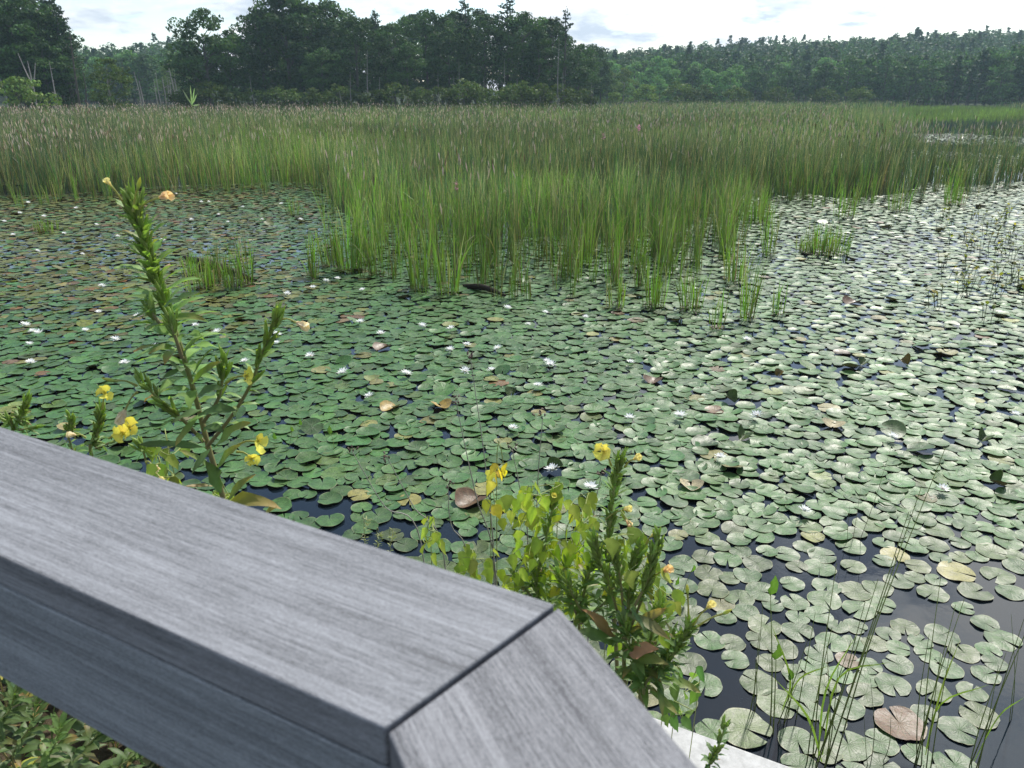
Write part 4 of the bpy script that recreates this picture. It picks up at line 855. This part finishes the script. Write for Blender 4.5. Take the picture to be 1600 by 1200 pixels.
# ------------------------------------------------------------------ evening primroses on the bank
GL = np.array((.145, .235, .065)); GD = np.array((.085, .155, .052)); GP = np.array((.26, .35, .09))
def ground_pt(p_):
    """foot of a stem that starts out at p_: on the bank below it"""
    x, y = p_[0], p_[1] + .02; return np.array([x, y, float(bank_z(x, y)) - .03])
def primrose(label, ctrl, Y, n_leaf=30, leaf_len=(.10, .035), pods=30, buds=12, branches=(), flowers=(), r=.0045, bud_len=.03, pod_from=.35, name='evening_primrose', group='evening primroses', reddish=.4, root=True, extra=(), leafcol=None):
    """ctrl: pixels from the lowest visible point of the stem to its tip; Y distance or list"""
    Ys = np.broadcast_to(Y, len(ctrl)); main = [P(u_, v_, y_) for (u_, v_), y_ in zip(ctrl, Ys)]
    if root:
        g_ = ground_pt(main[0] + np.array([.05, .03, 0])); main = [g_, (g_ + main[0]) / 2 + np.array([.01, 0, .02])] + main
    o = thing(name, main[0], label, 'wildflower', group)
    sm, lm, bm_ = MB(), MB(), MB()
    lc = GL if leafcol is None else np.array(leafcol)
    sc = np.array((.15, .17, .06)) * (1 - reddish) + np.array((.20, .11, .06)) * reddish
    def axis(pts_in, r0, nl, ll, np_, nb_, pfrom, frm):
        pts = curve_pts(pts_in, 40); Ls = np.r_[0, np.cumsum(np.linalg.norm(np.diff(pts, axis=0), axis=1))]; T = nrm(np.gradient(pts, axis=0))
        cg = sc + (GP - sc) * (np.linspace(0, 1, 40) ** 2)[:, None]
        tube(sm, pts, [r0, r0 * .8, r0 * .55], cg, 7)
        def at(t_): i = np.clip((t_ * 39).astype(int), 0, 39); return pts[i], T[i]
        t_ = np.linspace(frm, .97, nl) + rng.normal(0, .01, nl); t_ = np.clip(t_, 0, .99); p_, tt = at(t_)
        a = np.arange(nl) * 2.4 + rng.uniform(0, 6); out_ = nrm(np.stack([np.cos(a), np.sin(a), np.zeros(nl)], -1))
        tn = (t_ - frm) / (1 - frm); ln = (ll[0] + (ll[1] - ll[0]) * tn ** 1.3) * rng.uniform(.75, 1.2, nl)
        up_ = .35 + .9 * tn
        leaves(lm, p_ + out_ * r0 * .5, out_ + tt * up_[:, None], nrm(tt - out_ * .4), ln, ln * rng.uniform(.20, .27, nl), .35 * (1 - tn) + .08, jit(lc, nl, .15), LANCE, .3, .05, tip=np.where((rng.uniform(0, 1, nl) < .12)[:, None], [[.30, .16, .06]], lc * 1.1))
        if np_:
            t_ = rng.uniform(pfrom, .93, np_); p_, tt = at(t_); a = rng.uniform(0, 6.28, np_); out_ = np.stack([np.cos(a), np.sin(a), np.zeros(np_)], -1)
            spindles(bm_, p_ + out_ * r0 * .6, tt + out_ * .42, rng.uniform(.7, 1.15, np_) * bud_len, rng.uniform(.0036, .0048, np_), jit(GP * 1.05, np_, .15), 7, (.55, .95, 1.0, .8, .45), tip=GP * .9)
        if nb_:
            p_ = pts[-1] + rng.normal(0, .004, (nb_, 3)) - T[-1] * rng.uniform(0, .03, (nb_, 1)); a = rng.uniform(0, 6.28, nb_)
            out_ = np.stack([np.cos(a), np.sin(a), np.zeros(nb_)], -1)
            spindles(bm_, p_, T[-1] + out_ * rng.uniform(.1, .55, (nb_, 1)), rng.uniform(.6, 1.2, nb_) * bud_len * 1.1, rng.uniform(.0028, .0045, nb_), jit(GP * 1.15, nb_, .12), 7, (.35, .7, 1.0, .75, .12), tip=GP * 1.3)
        return pts
    mp = axis(main, r, n_leaf, leaf_len, pods, buds, pod_from, .45 if root else .05)
    for (bc, by, nl, ll, npd, nbd) in branches:
        byy = np.broadcast_to(by, len(bc)); axis([P(u_, v_, y_) for (u_, v_), y_ in zip(bc, byy)], r * .62, nl, ll, npd, nbd, .35, .12)
    for (lu, lv, eu, ev_, y_, wdt, c_, dr_) in extra:       # individual large leaves: from stem to leaf tip
        a_, b_ = P(lu, lv, y_), P(eu, ev_, y_ - .05); ln = np.linalg.norm(b_ - a_)
        leaves(lm, [a_], [b_ - a_ + [0, 0, ln * dr_ * .5]], [[0, -.45, 1]], ln * 1.05, ln * wdt, dr_, [c_], LANCE, .35, .05, tip=[np.array(c_) * .6 + np.array([.22, .10, .04]) * (.9 if c_[0] > .12 else .1)])
    part(sm, 'stem', M['stalk'], o); part(lm, 'leaves', M['herb'], o)
    if bm_.n: part(bm_, 'buds', M['herb'], o)
    for f_ in flowers: flower(o, *f_)
    return o
YEL = np.array((.84, .80, .12)); PALE = np.array((.80, .72, .34)); WILT = np.array((.78, .58, .34)); WHT = np.array((.80, .70, .50))
def flower(o, u_, v_, Y, su, sv, state, size=.030, face=(0, -1, .5)):
    """flower at pixel u,v with its tube starting at su,sv on the stem; state open / wilt / bud"""
    c = P(u_, v_, Y); s_ = P(su, sv, Y + .015); d_ = nrm(c - s_); mb = MB()
    mid_ = (c + s_) / 2 + np.array([0, 0, .006]); tube(mb, curve_pts([s_, mid_, c], 7), [.0032, .0018, .0026], np.array((.40, .42, .13)), 6)
    if state == 'open':
        f_ = nrm(np.array(face, float) + d_ * .35); ref = nrm(np.cross(f_, [0, 0, 1.0])); up = np.cross(ref, f_)
        for k_ in range(4):
            a = k_ * pi / 2 + .5 + rng.normal(0, .12); rd = ref * cos(a) + up * sin(a)
            leaves(mb, [c], [rd + f_ * .55], [f_ - rd * .4], size * rng.uniform(.85, 1.15), size * rng.uniform(.85, 1.05), rng.uniform(-.25, .35), [YEL * np.array([1, rng.uniform(.86, 1.02), 1]) * rng.uniform(.82, 1.0)], PETAL, rng.uniform(.1, .5), .10, tip=[YEL])
        k_ = 8; spindles(mb, np.tile(c, (k_, 1)), f_ + rng.normal(0, .3, (k_, 3)), size * .55, .0009, (.75, .70, .15), 4)
    elif state in ('wilt', 'pale', 'white'):
        cc = {'wilt': WILT, 'pale': PALE, 'white': WHT}[state]
        for k_ in range(5):
            a = k_ * 1.26; rd = nrm(np.cross(d_, [0.2, .1, 1])) * cos(a) + np.cross(d_, nrm(np.cross(d_, [0.2, .1, 1]))) * sin(a)
            leaves(mb, [c + rd * .001], [d_ + rd * .28 - np.array([0, 0, .15])], [-rd], size * rng.uniform(.9, 1.15), size * .62, .12, [cc * rng.uniform(.85, 1.12)], np.array([.3, .5, .7, .85, .95, 1.0, .6]), .3, .07, tip=[cc * .95 + np.array([.06, .09, -.02]) * .6])
    else:
        spindles(mb, [c - d_ * size * .3], [d_], size * 1.2, .0045, [GP * 1.6], 7, (.4, .8, 1.0, .7, .12), tip=YEL * .8)
    f = part(mb, 'flower', M['petal'], o)
    f['label'] = {'open': 'open yellow flower', 'wilt': 'wilted orange flower', 'pale': 'pale closing flower', 'white': 'faded cream flower', 'bud': 'long green-yellow bud'}[state]
DKG = tuple(GD * 1.1); MDG = tuple(GL); YBR = (.26, .20, .07)
primrose('tallest evening primrose, leafy stalk rising over the handrail at left', [(352, 790), (325, 695), (306, 622), (280, 535), (252, 460), (232, 400), (216, 345), (206, 312)], [1.72, 1.72, 1.72, 1.71, 1.70, 1.69, 1.68, 1.68],
         n_leaf=92, leaf_len=(.13, .034), pods=80, buds=26, leafcol=GL * 1.25, r=.0075, bud_len=.042, pod_from=.60,
         branches=[([(322, 700), (362, 650), (392, 600), (408, 555), (425, 515), (432, 490)], 1.68, 26, (.07, .022), 26, 11), ([(318, 690), (285, 655), (250, 625), (225, 600)], [1.70, 1.66, 1.62, 1.60], 9, (.06, .03), 14, 7),
                   ([(318, 660), (340, 625), (348, 590), (350, 572)], 1.64, 9, (.05, .025), 9, 8), ([(285, 560), (272, 520), (268, 505)], 1.62, 6, (.045, .025), 5, 6), ([(250, 505), (238, 490), (234, 482)], 1.66, 5, (.05, .03), 3, 6)],
         flowers=[(249, 309, 1.66, 212, 332, 'wilt', .030), (173, 290, 1.66, 200, 330, 'pale', .018), (216, 292, 1.64, 208, 330, 'bud', .026), (463, 504, 1.66, 436, 500, 'white', .030), (196, 640, 1.60, 215, 612, 'white', .034), (178, 595, 1.60, 215, 603, 'bud', .028), (383, 587, 1.63, 352, 600, 'open', .022, (1, -.4, .1)), (402, 690, 1.6, 370, 696, 'open', .024, (1, -.5, .3)), (394, 716, 1.6, 370, 706, 'open', .022, (.3, -1, .3))],
         extra=[(322, 700, 215, 690, 1.66, .17, DKG, .10), (330, 730, 280, 700, 1.66, .2, MDG, .1), (335, 760, 284, 758, 1.6, .14, YBR, .12), (335, 740, 375, 690, 1.62, .3, MDG, .1), (310, 650, 372, 632, 1.62, .26, DKG, .2), (300, 600, 262, 560, 1.66, .22, DKG, .1), (280, 540, 228, 545, 1.66, .2, MDG, .3), (255, 480, 312, 455, 1.62, .24, DKG, .1), (250, 480, 205, 497, 1.66, .22, DKG, .1), (262, 500, 320, 490, 1.64, .22, MDG, .2), (305, 620, 352, 600, 1.62, .24, DKG, .15), (312, 650, 275, 690, 1.64, .22, MDG, .2), (300, 600, 345, 560, 1.64, .2, MDG, .1), (290, 575, 250, 590, 1.64, .22, DKG, .2), (318, 670, 350, 665, 1.6, .26, DKG, .3), (285, 555, 318, 520, 1.64, .2, DKG, .1), (330, 700, 300, 735, 1.62, .24, DKG, .2), (350, 790, 400, 735, 1.58, .22, (.14, .19, .07), .1), (352, 790, 445, 772, 1.58, .19, (.25, .24, .08), .35), (410, 810, 432, 790, 1.58, .35, (.25, .24, .06), .1), (335, 700, 392, 650, 1.63, .24, MDG, .15), (320, 640, 265, 655, 1.63, .2, DKG, .25), (300, 590, 330, 540, 1.64, .2, DKG, .1), (345, 770, 320, 718, 1.6, .28, DKG, .05)])
primrose('pod-covered evening primrose behind the handrail under an open flower', [(146, 722), (150, 690), (155, 660), (158, 640)], 1.9, n_leaf=34, leaf_len=(.045, .025), pods=46, buds=9, r=.005, bud_len=.028, flowers=[(165, 615, 1.88, 160, 640, 'open', .026)], branches=[([(150, 700), (175, 690), (190, 680)], 1.85, 5, (.04, .03), 4, 0)])
primrose('evening primrose with faded flower left of the pod-covered one', [(112, 700), (112, 675), (110, 650)], 1.95, n_leaf=26, leaf_len=(.04, .022), pods=28, buds=9, r=.004, bud_len=.024, flowers=[(119, 680, 1.92, 134, 684, 'white', .024)])
primrose('small evening primrose closest to the left edge behind the handrail', [(22, 680), (32, 655), (42, 625)], 2.0, n_leaf=40, leaf_len=(.055, .022), pods=26, buds=8, r=.004, branches=[([(26, 670), (10, 655)], 2.0, 10, (.05, .025), 8, 3), ([(30, 672), (50, 668)], 1.97, 8, (.05, .03), 4, 2)])
primrose('evening primrose with a double yellow flower before the open water', [(232, 735), (226, 705), (219, 695)], 1.80, n_leaf=16, leaf_len=(.04, .022), pods=10, buds=8, r=.0035, flowers=[(203, 668, 1.7, 178, 680, 'open', .026), (193, 678, 1.68, 170, 685, 'open', .026, (-.2, -1, .2)), (238, 727, 1.75, 228, 722, 'white', .022), (249, 745, 1.72, 240, 740, 'pale', .018)])
primrose('evening primrose with fresh yellow flower, right of the yellow vine', [(962, 1000), (955, 930), (950, 860), (956, 790), (964, 740), (968, 715)], [1.62, 1.63, 1.65, 1.67, 1.68, 1.68], n_leaf=70, leaf_len=(.075, .025), pods=52, buds=9, r=.006, bud_len=.03, pod_from=.55,
         flowers=[(944, 705, 1.66, 955, 727, 'open', .028, (-.6, -1, .5)), (990, 718, 1.66, 976, 730, 'pale', .024), (974, 797, 1.64, 946, 812, 'pale', .022), (978, 812, 1.63, 970, 805, 'wilt', .020)],
         branches=[([(958, 985), (915, 960), (893, 925), (885, 905)], 1.62, 16, (.06, .03), 10, 4)])
primrose('bushy primrose crowded with upright seed pods behind the mitred corner', [(975, 1040), (978, 985), (985, 925), (992, 880), (1000, 850)], [1.52, 1.53, 1.54, 1.55, 1.55], n_leaf=40, leaf_len=(.085, .03), pods=40, buds=5, r=.006, bud_len=.034, pod_from=.5,
         branches=[([(978, 1000), (1005, 930), (1020, 880), (1030, 835)], 1.52, 20, (.04, .02), 40, 4), ([(975, 1005), (960, 940), (938, 880), (925, 840)], 1.54, 22, (.04, .02), 36, 4), ([(985, 960), (1012, 905), (1022, 860)], 1.5, 12, (.035, .02), 30, 3), ([(975, 960), (968, 900), (958, 850)], 1.52, 12, (.035, .02), 30, 3)],
         flowers=[(1036, 893, 1.5, 1020, 905, 'wilt', .026), (1018, 838, 1.52, 1010, 850, 'pale', .010)], leafcol=GL,
         extra=[(985, 990, 1045, 940, 1.5, .17, (.22, .20, .09), .15), (975, 1020, 1030, 1010, 1.48, .38, (.62, .33, .24), .12), (980, 960, 1048, 990, 1.48, .26, (.15, .18, .07), .3), (960, 1000, 905, 935, 1.5, .13, (.20, .13, .07), .2), (985, 1030, 1050, 1030, 1.46, .26, MDG, .25), (985, 950, 1010, 985, 1.46, .2, DKG, .2), (965, 1010, 895, 975, 1.5, .24, DKG, .2)])
primrose('leaning primrose with cream flower beside the corner of the handrail', [(1005, 1085), (1035, 1045), (1062, 1005), (1080, 972)], [1.45, 1.45, 1.44, 1.43], n_leaf=44, leaf_len=(.075, .025), pods=34, buds=7, r=.005, bud_len=.030,
         flowers=[(1105, 950, 1.42, 1082, 978, 'pale', .024), (1132, 958, 1.42, 1085, 982, 'bud', .022), (1074, 925, 1.43, 1076, 972, 'bud', .026)], pod_from=.5, leafcol=GD * 1.15,
         extra=[(1010, 1080, 985, 1035, 1.45, .2, DKG, .0), (1030, 1060, 1035, 1110, 1.44, .25, MDG, .3), (1035, 1060, 1100, 1075, 1.44, .25, MDG, .3), (1015, 1080, 1060, 1110, 1.44, .25, MDG, .3)])
primrose('small primrose sprig in front of the concrete ledge', [(1108, 1215), (1112, 1185), (1125, 1160), (1133, 1132)], 1.30, n_leaf=26, leaf_len=(.04, .018), pods=16, buds=7, r=.0028, bud_len=.020, leafcol=GD * 1.1)
primrose('slender primrose with narrow buds rising through the yellow vine', [(838, 930), (850, 860), (862, 800), (866, 778)], 1.75, n_leaf=46, leaf_len=(.05, .022), pods=38, buds=10, r=.0045, bud_len=.028, flowers=[(866, 774, 1.73, 862, 795, 'open', .010), (772, 745, 1.8, 790, 770, 'bud', .01)][:1], pod_from=.4, reddish=.1)
primrose('dense leafy primrose without flowers between the pod-crowded one and the leaning one', [(1000, 1090), (1008, 1040), (1020, 985), (1032, 940)], 1.50, n_leaf=64, leaf_len=(.095, .04), pods=22, buds=5, r=.005, leafcol=GL * .85,
         branches=[([(1002, 1060), (985, 1010), (975, 970)], 1.47, 30, (.08, .04), 8, 3), ([(1005, 1060), (1040, 1020), (1055, 990)], 1.47, 22, (.07, .035), 10, 3)])
primrose('dense leafy primrose without flowers hugging the far side of the corner', [(905, 990), (912, 930), (925, 880), (935, 850)], 1.66, n_leaf=52, leaf_len=(.085, .035), pods=26, buds=5, r=.005, leafcol=GL * .9,
         branches=[([(905, 970), (885, 925), (872, 890)], 1.64, 24, (.07, .035), 8, 3), ([(908, 975), (950, 935), (965, 900)], 1.62, 24, (.07, .035), 10, 3)])
primrose('low leafy primrose below the yellow-green vine tangle', [(845, 960), (838, 905), (835, 868)], 1.78, n_leaf=60, leaf_len=(.08, .035), pods=16, buds=4, r=.004, leafcol=GL,
         branches=[([(845, 950), (810, 905), (800, 880)], 1.76, 22, (.06, .03), 6, 2), ([(845, 950), (875, 915), (885, 880)], 1.74, 22, (.06, .03), 6, 2)])
# bindweed-like vine with yellow-green heart leaves
def vine(label, blobs, Y, col, dens=1.0, sup=()):
    b0 = P(blobs[0][0], blobs[0][1] + 40, Y); o = thing('climbing_vine', ground_pt(b0), label, 'vine', 'climbing vines on the bank'); lm, sm = MB(), MB()
    g0 = np.array(o.location)
    for (u_, v_, ru, rv, n_) in blobs:
        n_ = int(n_ * dens); q = []
        for _ in range(n_):
            a = rng.uniform(0, 6.28); r_ = rng.uniform(0, 1) ** .6; q.append(P(u_ + ru * r_ * cos(a), v_ + rv * r_ * sin(a), Y + rng.normal(0, .06)))
        q = np.array(q); a = rng.uniform(0, 6.28, n_); ln = rng.uniform(.026, .046, n_)
        leaves(lm, q, np.stack([np.cos(a) * .6, np.sin(a) * .6 - .25, -rng.uniform(.35, 1.2, n_)], -1), np.stack([np.cos(a) * .5, np.sin(a) * .5 - .6, rng.uniform(.2, 1, n_)], -1), ln, ln * rng.uniform(.62, .85, n_), .2, jit(col, n_, .2), HEART, .25, .05)
        # twining stem through the leaves
        idx = np.argsort(q[:, 2])[::max(1, n_ // 7)]; path = np.vstack([[q[idx[0]] * [1, 1, 0] + [0, .05, g0[2]]], q[idx]])
        tube(sm, curve_pts(path, 4 * len(path)), .0013, (.22, .26, .07), 5)
        for k_ in range(0, n_, 2):
            j = idx[np.argmin(np.linalg.norm(q[idx] - q[k_], axis=1))]
            if j != k_: tube(sm, [q[k_], (q[k_] + q[j]) / 2 + [0, 0, .006], q[j]], .0008, (.24, .28, .08), 4)
    part(sm, 'stem', M['stalk'], o); part(lm, 'leaves', M['vine'], o); return o
VY = (.34, .42, .05)
vine('large tangle of yellow-green vine leaves left of the fresh yellow flower', [(815, 850, 48, 85, 52), (870, 850, 45, 75, 38), (862, 775, 50, 22, 20), (912, 820, 25, 60, 20), (850, 920, 70, 35, 46), (905, 900, 40, 60, 30)], 1.78, VY)
vine('short yellow vine hanging beside the dark brown pad', [(768, 765, 10, 30, 9), (775, 728, 16, 10, 6)], 1.85, (.52, .46, .05))
vine('small pale vine at the far side of the handrail, left of the big tangle', [(672, 830, 18, 40, 12), (735, 880, 28, 32, 26)], 1.85, (.28, .36, .06))
vine('yellow-green vine climbing among the seed-pod primroses', [(975, 850, 30, 60, 16), (1030, 925, 35, 30, 16), (985, 900, 40, 60, 22), (1000, 1010, 40, 50, 20)], 1.66, (.27, .34, .05))
vine('thin vine around the foot of the tall primrose', [(350, 775, 22, 16, 14), (250, 738, 24, 16, 12), (265, 700, 30, 20, 8)], 1.85, (.26, .34, .06))
vine('broad green vine leaves between the corner and the water', [(1050, 1050, 30, 25, 10), (1062, 1110, 28, 20, 9), (1085, 1070, 20, 30, 5)], 1.6, (.12, .22, .05))
# dry bare stalks
for k_, (c_, lab) in enumerate([([(775, 905), (745, 780), (725, 690), (712, 625)], 'long bare grey stalk rising left of the big vine'), ([(772, 900), (766, 800), (755, 700), (735, 560)], 'bare grey stalk crossing its neighbour beside the big vine'), ([(825, 870), (815, 780), (800, 700)], 'straight grey stalk above the middle of the big vine'), ([(838, 880), (840, 760), (848, 650)], 'upright grey stalk above the right of the big vine'),
                              ([(695, 880), (645, 790), (605, 715)], 'leaning grey stalk left of the pale vine'), ([(660, 860), (600, 790), (550, 705)], 'leaning grey stalk farthest left over the open water'), ([(925, 860), (930, 790), (940, 740)], 'thin brown stalk beside the fresh yellow flower'), ([(735, 900), (705, 820), (700, 760)], 'short grey stalk right of the pale vine')]):
    pts = [P(a, b, 1.95) for a, b in c_]; pts = [ground_pt(pts[0])] + pts; o = thing('dry_stalk', pts[0], lab, 'dry stalk', 'dry bare stalks'); mb = MB()
    tube(mb, curve_pts(pts, 24), [.003, .0018, .001], (.23, .22, .19), 5); part(mb, 'stem', M['stalk'], o); mb = MB()
    q = pts[-1]; spindles(mb, q + rng.normal(0, .006, (6, 3)), rng.normal(0, 1, (6, 3)) + [0, 0, 1], .012, .003, jit((.10, .07, .05), 6), 5); part(mb, 'seed_head', M['stalk'], o)
# fine sprigs in the water left of centre
for (u_, v_, h_, lab) in [(570, 850, 40, 'feathery green sprig at the handrail edge over dark water'), (610, 862, 34, 'smaller feathery sprig right of the first one'), (590, 856, 22, 'low feathery sprig between its two neighbours')]:
    base = P(u_, v_, 2.3); g_ = ground_pt(base); o = thing('feathery_sprig', g_, lab, 'sprig', 'feathery sprigs'); mb = MB(); top = P(u_ + 4, v_ - h_, 2.3)
    tube(mb, curve_pts([g_, base, top], 10), [.002, .0008], (.18, .2, .08), 5); part(mb, 'stem', M['stalk'], o); mb = MB(); n_ = 26
    tt = rng.uniform(0, 1, n_); a = rng.uniform(0, 6.28, n_)
    leaves(mb, base + (top - base) * tt[:, None], np.stack([np.cos(a), np.sin(a), np.full(n_, .5)], -1), np.tile([0, 0, 1.0], (n_, 1)), .02, .004, .1, jit((.2, .24, .08), n_, .2)); part(mb, 'leaves', M['herb'], o)

# ------------------------------------------------------------------ undergrowth on the bank
mb = MB(); n = 5200
x = rng.uniform(-5.5, 1.6, n); toe = np.interp(x, TOEX, TOEY); y = toe - rng.uniform(.15, 2.6, n) ** 1.0
k = (toe - y > .15) & (y > .55) & ~((x > -.2) & (toe - y > 1.1)); x, y = x[k], y[k]; n = len(x); z = bank_z(x, y)
a = rng.uniform(0, 6.28, n); ln = rng.uniform(.05, .17, n)
cc = jit(GL * .34, n, .4); ln = ln * 1.3; o_ = rng.uniform(0, 1, n); cc[o_ < .04] = jit((.25, .15, .06), n, .2)[o_ < .04]; cc[o_ > .93] = jit((.35, .30, .06), n, .2)[o_ > .93]
leaves(mb, np.stack([x, y, z + rng.uniform(.0, .28, n)], -1), np.stack([np.cos(a), np.sin(a), rng.uniform(-.1, 1.0, n)], -1), np.tile([0, 0, 1.0], (n, 1)), ln, ln * rng.uniform(.18, .32, n), .3, cc)
m_ = 2600; i_ = rng.integers(0, n, m_); bx, by = x[i_], y[i_]
ca, cb = cattail_cols(m_, 0, 0, .3); ca *= .6; cb *= .7
blades(mb, np.stack([bx, by], -1), rng.uniform(.12, .35, m_), rng.uniform(.003, .007, m_), rng.uniform(0, 6.28, m_), rng.uniform(.02, .15, m_), rng.normal(0, .08, m_), ca, cb, 4, zb=bank_z(bx, by)[:, None])
tag(mb.build('undergrowth', M['herb'], smooth=True), 'leafy green undergrowth and dead grass on the bank below the handrail', 'undergrowth', kind='stuff')
# weeds seen under the handrail at lower left
for k_, (c_, lab) in enumerate([([(20, 1190), (50, 1130), (58, 1085)], 'broad-leaved weed under the left end of the handrail'), ([(110, 1200), (150, 1150), (165, 1110)], 'leafy weed in the middle of the gap below the handrail'), ([(180, 1210), (215, 1180), (225, 1168)], 'low weed at the right of the gap below the handrail'), ([(-10, 1150), (15, 1110), (25, 1075)], 'weed cut by the left frame edge below the handrail'), ([(60, 1210), (85, 1165), (95, 1130)], 'weed with yellowed leaves below the handrail')]):
    primrose(lab, c_, 1.55, n_leaf=34, leaf_len=(.085, .05), pods=0, buds=0, r=.003, name='leafy_weed', group='weeds below the handrail', leafcol=GL * (.5 if k_ != 4 else .8), reddish=.6)
m, t, out = mat_new('haze'); pv_ = N(t, 'ShaderNodeVolumePrincipled', Density=0.0003, Anisotropy=0.2); pv_.inputs['Color'].default_value = (.60, .84, .98, 1); L(t, pv_.outputs[0], out.inputs['Volume'])
mb = MB(); x0, x1, y0, y1, z0, z1 = -430, 570, -30, 660, -2, 60
mb.add([[x0, y0, z0], [x1, y0, z0], [x1, y1, z0], [x0, y1, z0], [x0, y0, z1], [x1, y0, z1], [x1, y1, z1], [x0, y1, z1]], np.array([[3, 2, 1, 0], [4, 5, 6, 7], [0, 1, 5, 4], [1, 2, 6, 5], [2, 3, 7, 6], [3, 0, 4, 7]]), (0, 0, 0))
tag(mb.build('haze', m), 'thin summer haze over the marsh', kind='stuff')
print('done')
